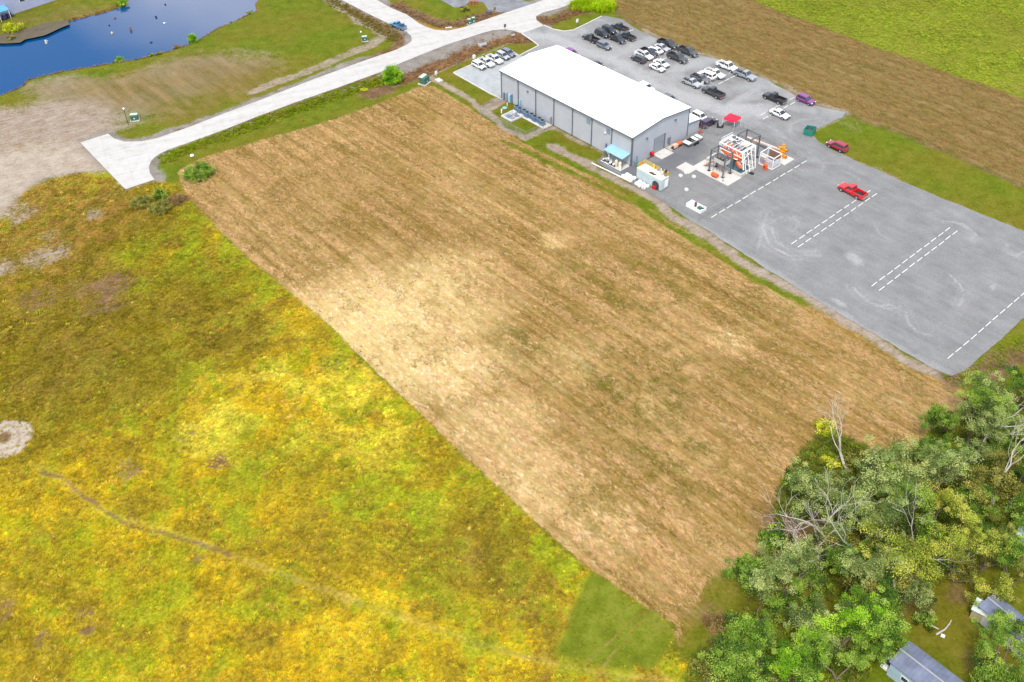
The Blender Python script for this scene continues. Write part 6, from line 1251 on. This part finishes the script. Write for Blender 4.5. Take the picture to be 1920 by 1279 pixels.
for k_, px, py, c_, lab in ((SV, 898, 122.5, 'white', 'white SUV at the left end of the concrete apron'), (PU, 911.5, 117, 'white', 'small white pickup second on the concrete apron'), (PU, 927.5, 111, 'white', 'larger white pickup in the middle of the concrete apron'), (SV, 943, 104.5, 'silver', 'silver SUV fourth on the concrete apron'), (SV, 953.5, 99.5, 'slate', 'dark slate SUV at the right end of the concrete apron')):
    vehicle(k_, px, py, c_, lab, 1, .92 if k_ == PU else .9, 0, 'vehicles parked on the concrete apron', .06)
vehicle(PU, 746, 47.5, 'blue', 'blue pickup waiting on the side road', -1, .92, .1, 'vehicles on the road', .05)

# ================================================================== utilities, signs, kerbs
def pole(px, py, h, label, head=None, mat=None, r=.07):
    p = G(px, py); o = empty('lamp_post' if head == 'lamp' else 'sign_post', (p.x, p.y, max(zg(p), -.1) if head != 'yard' else .03), AL, label, 'lamp post' if head == 'lamp' else 'post')
    MB().tube((0, 0, -.3), (0, 0, h), r, r * .8, 8).build('pole', mat or STEEL, o)
    if head == 'lamp': MB().lathe([(.1, 0), (.2, .1), (.24, .35), (.08, .5)], (0, 0, h), 10).build('lantern', WHITE, o)
    elif head: MB().bev(-.05, .05, -.4, .4, h - .9, h, .01).build('sign_plate', head, o)
    return o
pole(240.5, 233, 4.0, 'slim dark lamp post beside the green transformer at the road end', 'lamp', BLACK, .08); pole(679.3, 82, 3.2, 'dark lamp post beside the transformer at the road junction', 'lamp', STEEL)
pole(757.5, 66, 3.4, 'dark blue street sign on a post at the road corner', M('sign_blue', (.03, .08, .16))); pole(947, 58, 2.0, 'dark marker post at the yard entrance', STEEL); pole(860, 129, 2.2, 'dark mailbox post at the corner of the concrete apron', STEEL); pole(818, 142, 1.4, 'short white marker post beside the large transformer', WHITE, WHITE, .06); pole(928, 29, 2.4, 'brown post at the corner of the asphalt lot', BROWN, BROWN)
pole(1107, 82, 2.2, 'dark post in front of the left black pickup', STEEL); pole(1315.5, 168, 2.2, 'white marker post before the silver pickup', WHITE, GALV)
pole(1082, 50, 2.2, 'square white sign on the lawn island', WHITE)
def transformer(px, py, d, label, rz=0.2):
    p = G(px, py); o = empty('transformer', (p.x, p.y, zg(p)), rz, label, 'transformer', 'green utility boxes'); MB().bev(-d[0] * .65, d[0] * .65, -d[1] * .7, d[1] * .7, -.2, .2, .03).build('pad', CONC, o)
    MB().bev(-d[0] / 2, d[0] / 2, -d[1] / 2, d[1] / 2, .2, .2 + d[2], .06).build('casing', GREENBOX, o); MB().box(-d[0] * .52, d[0] * .52, -d[1] * .1, d[1] * .53, .2 + d[2], .3 + d[2]).build('lid', GREENTOP, o); MB().box(-.15, .15, -d[1] / 2 - .02, -d[1] / 2 - .001, .6, .85).build('label_plate', WHITE, o); return o
transformer(253, 224, (1.7, 1.3, 1.2), 'green utility box beside the lamp post at the road end'); transformer(684, 76, (1.4, 1.1, 1.0), 'green utility box at the road junction'); transformer(796, 155, (2.2, 1.7, 1.7), 'large green transformer at the corner of the mown field', AL + 1.9)
transformer(880, 45, (.9, .9, 1.3), 'dark utility box, left of the pair across the road', .3); transformer(888, 42, (.9, .9, 1.3), 'dark utility box, right of the pair across the road', .3)
p = G(906, 84); o = empty('culvert_pipe', (p.x, p.y, -.35), .5, 'grey culvert pipe mouth in the dry ditch', 'culvert'); MB().tube((-1.0, 0, .35), (.9, 0, .35), .5, n=14).build('pipe', GALV, o); MB().tube((.9, 0, .35), (.93, 0, .35), .42, n=14).build('mouth', BLACK, o); MB().box(-1.2, -.9, -.8, .8, .0, .7).build('headwall', CONC, o)
p = G(962, 66); o = empty('culvert_pipe', (p.x, p.y, -.35), .5, 'small dark culvert mouth near the yard entrance', 'culvert'); MB().tube((-.6, 0, .3), (.5, 0, .3), .35, n=12).build('pipe', GALV, o); MB().tube((.5, 0, .3), (.53, 0, .3), .3, n=12).build('mouth', BLACK, o)
p = G(841, 50); thing(MB().bev(-.9, .9, -.4, .4, 0, .15, .03), 'concrete_block', CONCW, 'white concrete block in the grass across the road', 'block', None, Vector((p.x, p.y, zg(p))), .2)
p = G(889, 109); thing(MB().bev(-.3, .3, -.3, .3, 0, .9, .05), 'meter_box', WHITE, 'white meter box behind the parked white vehicles', 'box', None, Vector((p.x, p.y, zg(p))), AL)
p = G(823, 150); thing(MB().bev(-.9, .9, -.7, .7, 0, .25, .03), 'concrete_block', CONCW, 'flat concrete block on the gravel path by the large transformer', 'block', None, Vector((p.x, p.y, zg(p))), AL)
p = G(360, 292); thing(MB().lathe([(.3, 0), (.5, .15), (.35, .35), (.1, .4)], n=8), 'white_sack', WHITE, 'white sack lying in the grass by the road bend', 'sack', None, Vector((p.x, p.y, zg(p))), .4)
p = G(568, 227); thing(MB().tube((0, 0, -.2), (0, 0, .6), .05, n=6).tube((0, 0, .2), (0, 0, .6), .16, n=8), 'red_marker', REDP, 'small red marker at the upper edge of the mown field', 'marker', None, Vector((p.x, p.y, zg(p))))
def kerb(P, label, w_=.28):
    pts = [G(*q) for q in P]; o0 = pts[0]; m = MB()
    for a, b in zip(pts[:-1], pts[1:]): m.bar(a - o0 + Vector((0, 0, .06)), b - o0 + Vector((0, 0, .06)), w_, .24)
    o = m.build('kerb', CONCW); o.location = o0; o['kind'] = 'structure'
kerb([(1020, 48), (1036, 55), (1056, 59), (1075, 57), (1100, 45), (1128, 31)], ''); kerb([(978, 63), (1000, 78), (1010, 86), (975, 104)], ''); kerb([(962, 96), (930, 104), (886, 121), (850, 137), (917, 175), (940, 186)], '')
# asphalt lot mound with barrels
for i, (px, py) in enumerate(((882, 8.5), (888, 8.5), (893.5, 8.5))):
    p = G(px, py); thing(MB().lathe([(.4, 0), (.42, .3), (.4, .6), (.42, .9), (.4, 1.1), (.1, 1.12)], n=10), 'rusty_barrel', M('rust_barrel', (.30, .11, .05)), ('left', 'middle', 'right')[i] + ' one of three rusty barrels by the asphalt lot', 'barrel', 'rusty barrels by the asphalt lot', Vector((p.x, p.y, zg(p))))
boxthing('concrete_inlet', 916, 25, (1.6, .9, .7), M('dark_inlet', (.1, .1, .1)), 'dark drain inlet at the corner of the asphalt lot', 'drain')

# ================================================================== pond things
for px, py, lab, h, mt in ((87, 81, 'pale stump standing in the water near the muddy inlet', .9, CREAM), (245, 56, 'dark stump in the middle of the pond', 1.0, BROWN), (210, 63, 'small stump left of the dark pond stump', .5, CREAM), (293, 33, 'dark snag at the pale end of the pond', .5, BLACK), (308, 44, 'small white float on the pond', .3, WHITE), (283, 80, 'small dark snag near the round bank bush', .3, BLACK), (310, 9, 'dark snag near the top of the pond', .3, BLACK), (205, 48, 'tiny dark snag near the far bank', .25, BLACK), (216, 34, 'pinkish snag in the upper pond', .4, BROWN)):
    p = G(px, py, -.5); r_ = .35 if h > .6 else .28; o = empty('pond_stump' if h > .45 else 'pond_snag', (p.x, p.y, -.75), random.uniform(0, 6), lab, 'stump'); MB().lathe([(r_, 0), (r_ * .9, h * .5), (r_ * .75, h + .2), (r_ * .3, h + .26)], n=8).build('trunk', mt, o); MB().tube((0, 0, h * .5), (r_ * 1.9, .15, h + .1), .09, .05, 5).build('branch', mt, o)
cdt_sheet('mud_flat', jitter(CHAN, 1.0, .25, 8), .0, 0, M('mud', A(132, 118, 92)[:3], .6, 0, .15, .3))
# building at the top left border
a, b = G(2, 34), G(112, -3); d = (b - a); rz = math.atan2(d.y, d.x); L_ = d.length + 10; ob = empty('metal_building', a - d.normalized() * 10 + Vector((0, 0, -.1)), rz, 'pale lavender metal building beyond the pond', 'building'); LAV = M('lavender_siding', (.38, .40, .55), .6, 0, .06, .4)
for i in range(8):
    x0, x1 = i * (L_ + 0) / 8, (i + 1) * L_ / 8; ribbed(m := MB(), x0 + .004, x1 - .004, 0, 6.5, 0, -1, 16); m.build('wall_panel', LAV, ob)
MB().box(0, L_, 14.9, 15, 0, 6.5).build('wall_panel', LAV, ob); MB().box(0, .1, .12, 14.9, 0, 6.5).build('wall_panel', LAV, ob); MB().box(L_ - .1, L_, .12, 14.9, 0, 6.5).build('wall_panel', LAV, ob); MB().box(-.3, L_ + .3, -.3, 15.3, 6.502, 6.7).build('roof', ROOFM, ob)
def lx(px): return (G(px, 33 - (px - 2) * 37 / 110) - ob.location).dot(d.normalized())
for px in (47, 69):
    w_ = MB().box(lx(px) - .9, lx(px) + .9, -.06, -.04, 2.6, 5.0).build('window', WHITE, ob); MB().box(lx(px) - .75, lx(px) + .75, -.09, -.061, 2.7, 3.65).build('pane', DGLASS, w_); MB().box(lx(px) - .75, lx(px) + .75, -.09, -.061, 3.85, 4.85).build('pane', DGLASS, w_)
MB().add([(lx(-20), -2.4, 2.6), (lx(14), -2.4, 2.6), (lx(14), -.05, 3.3), (lx(-20), -.05, 3.3), (lx(-20), -2.4, 2.72), (lx(14), -2.4, 2.72), (lx(14), -.05, 3.42), (lx(-20), -.05, 3.42)], [(0, 3, 2, 1), (4, 5, 6, 7), (0, 1, 5, 4), (1, 2, 6, 5), (2, 3, 7, 6), (3, 0, 4, 7)]).build('awning', M('bright_blue', (.10, .34, .62), .5), ob)
for xx in (lx(-5), lx(13)): MB().tube((xx, -2.2, 0), (xx, -2.2, 2.6), .08, n=6).build('awning_post', WHITE, ob)
for i, px in enumerate((4, 13)):
    p = a + d.normalized() * ((lx(px)) - 10) - Vector((-d.normalized().y, d.normalized().x, 0)) * 1.5; o = empty('storage_drum', (p.x, p.y, -.05), 0, ('dark round drum under the blue awning nearest the border', 'dark round drum under the blue awning, right of the other')[i], 'drum'); MB().lathe([(.7, 0), (.75, .5), (.7, 1.2), (.3, 1.25)], n=14).build('shell', M('navy_drum', (.03, .03, .08)), o); MB().lathe([(.35, 1.25), (.35, 1.32)], n=12).build('lid', GALV, o)

# ================================================================== houses at the lower right
SHING = M('blue_grey_roof', (.14, .16, .225), .75, 0, .3, .5); BLUEWALL = M('pale_blue_siding', (.30, .40, .46), .7, 0, .12); WHITEWALL = M('white_siding', (.62, .62, .58), .7, 0, .1)
def home(p1, p2, p3, zr, label, L_=None, wall=BLUEWALL, roof=SHING):
    """mobile home: p1-p2 is one short roof edge, p3 gives the long direction (roof edge points at height zr)"""
    a, b, c = G(*p1, zr), G(*p2, zr), G(*p3, zr); u = (c - a); L_ = L_ or u.length; u.normalize(); u.z = 0; w_ = b - a; w_ -= u * w_.dot(u); Wn = w_.length; w_.normalize()
    rz = math.atan2(u.y, u.x); sgn = 1 if (Vector((-u.y, u.x, 0)).dot(w_) > 0) else -1
    o = empty('mobile_home', (a.x, a.y, -.1), rz, label, 'house', 'mobile homes in the wooded corner'); y0, y1 = sorted((0, sgn * Wn)); e = .25
    for nm_, bx in (('wall', (e, L_ - e, y0 + e, y0 + e + .1)), ('wall', (e, L_ - e, y1 - e - .1, y1 - e)), ('wall', (e, e + .1, y0 + e + .1, y1 - e - .1)), ('wall', (L_ - e - .1, L_ - e, y0 + e + .1, y1 - e - .1))): MB().box(*bx, 0, zr - .05).build(nm_, wall, o)
    ym = (y0 + y1) / 2
    for ya in (y0, y1):
        m = MB(); m.add([(0, ya, zr), (L_, ya, zr), (L_, ym, zr + .45), (0, ym, zr + .45), (0, ya, zr + .12), (L_, ya, zr + .12), (L_, ym, zr + .57), (0, ym, zr + .57)], [(0, 1, 2, 3), (7, 6, 5, 4), (0, 4, 5, 1), (1, 5, 6, 2), (2, 6, 7, 3), (3, 7, 4, 0)])
        for i in range(int(L_ / .6)): m.bar((.3 + i * .6, ya, zr + .13), (.3 + i * .6, ym, zr + .58), .04, .04)
        m.build('roof_slope', roof, o)
    MB().box(-.05, L_ + .05, ym - .12, ym + .12, zr + .56, zr + .63).build('ridge_cap', GALV, o)
    for i, xx in enumerate((2.0, 5.5, 9.0)):
        if xx < L_ - 1.5:
            for ya, s_ in ((y0 + e, -1), (y1 - e, 1)): w2 = MB().box(xx, xx + 1.1, *sorted((ya, ya + s_ * .04)), 1.2, 2.1).build('window', WHITE, o); MB().box(xx + .1, xx + 1.0, *sorted((ya + s_ * .041, ya + s_ * .06)), 1.3, 2.0).build('pane', DGLASS, w2)
    return o
home((1705, 1201), (1666, 1240), (1808, 1279), 3.0, 'house with a long blue-grey metal roof at the bottom border', 15)
home((1866, 1112), (1846, 1146), (1925, 1160), 2.9, 'house with a mottled blue-grey roof half hidden by a green tree', 11, WHITEWALL)
home((1915, 968), (1900, 1000), (1960, 985), 2.6, 'small pale house cut by the right border', 7, BLUEWALL, M('pale_roof', (.40, .48, .52), .7, 0, .15))
p = G(1843, 1160); o = empty('shed', (p.x, p.y, -.1), R(-38), 'low white-roofed shed before the mottled blue-grey roof', 'shed'); MB().box(-1.6, 1.6, -.9, .9, 0, 2.0).build('wall', M('shed_tan', (.42, .33, .2), .8, 0, .15), o); MB().add([(-1.8, -1.1, 1.95), (1.8, -1.1, 1.95), (1.8, 1.1, 2.2), (-1.8, 1.1, 2.2), (-1.8, -1.1, 2.05), (1.8, -1.1, 2.05), (1.8, 1.1, 2.3), (-1.8, 1.1, 2.3)], [(0, 3, 2, 1), (4, 5, 6, 7), (0, 1, 5, 4), (1, 2, 6, 5), (2, 3, 7, 6), (3, 0, 4, 7)]).build('roof', M('shed_roof', (.50, .58, .56), .7, 0, .1), o); MB().box(.9, 1.5, -.95, -.905, .1, 1.8).build('door', BLUEGREY, o)
for px, py, d, lab, mt in ((1664, 1231, (.9, .7, .8), 'white cooler beside the long blue-grey roof', WHITE), (1660, 1251, (1.1, .7, .5), 'white step box at the corner of the long roofed house', WHITE), (1870, 1008, (1.1, .8, .5), 'white rubbish bag by the olive shrub', WHITE), (1861, 1022, (.9, .7, .4), 'pale grey rubbish bag below the white one', CONCW), (1768, 1192, (.55, .45, .3), 'small white box beside the broken branches', WHITE)):
    p = G(px, py); boxthing('rubbish_bag' if 'bag' in lab else 'white_box', px, py, d, mt, lab, 'bag' if 'bag' in lab else 'box', random.uniform(0, 3), .08, zg(p))
def log(pts, r_, name, label, mat=DEADWOOD):
    P = [G(*q, .15) for q in pts]; o0 = P[0]; m = MB()
    for i, (a, b) in enumerate(zip(P[:-1], P[1:])): m.tube(a - o0, b - o0, r_ * (1 - .6 * i / len(P)), r_ * (1 - .6 * (i + 1) / len(P)), 7)
    o = m.build(name, mat); o.location = o0; tag(o, label, 'log'); return o
log([(1755, 1190), (1772, 1180), (1780, 1170), (1784, 1163)], .15, 'fallen_log', 'pale barkless log curving on the lawn', DEADWOOD); log([(1716, 1148), (1735, 1160), (1745, 1172), (1760, 1180)], .16, 'fallen_branch', 'grey fallen branch behind the pale log'); log([(1449, 1025), (1456, 1048), (1470, 1062), (1478, 1058)], .14, 'fallen_branch', 'bare fallen branch in the brown clearing'); log([(1592, 1105), (1612, 1095), (1628, 1080)], .2, 'fallen_branch', 'white broken branch among the green crowns', CREAM)
log([(1525, 985), (1537, 1020), (1540, 1080)], .14, 'fallen_branch', 'long bent branch right of the brown clearing')
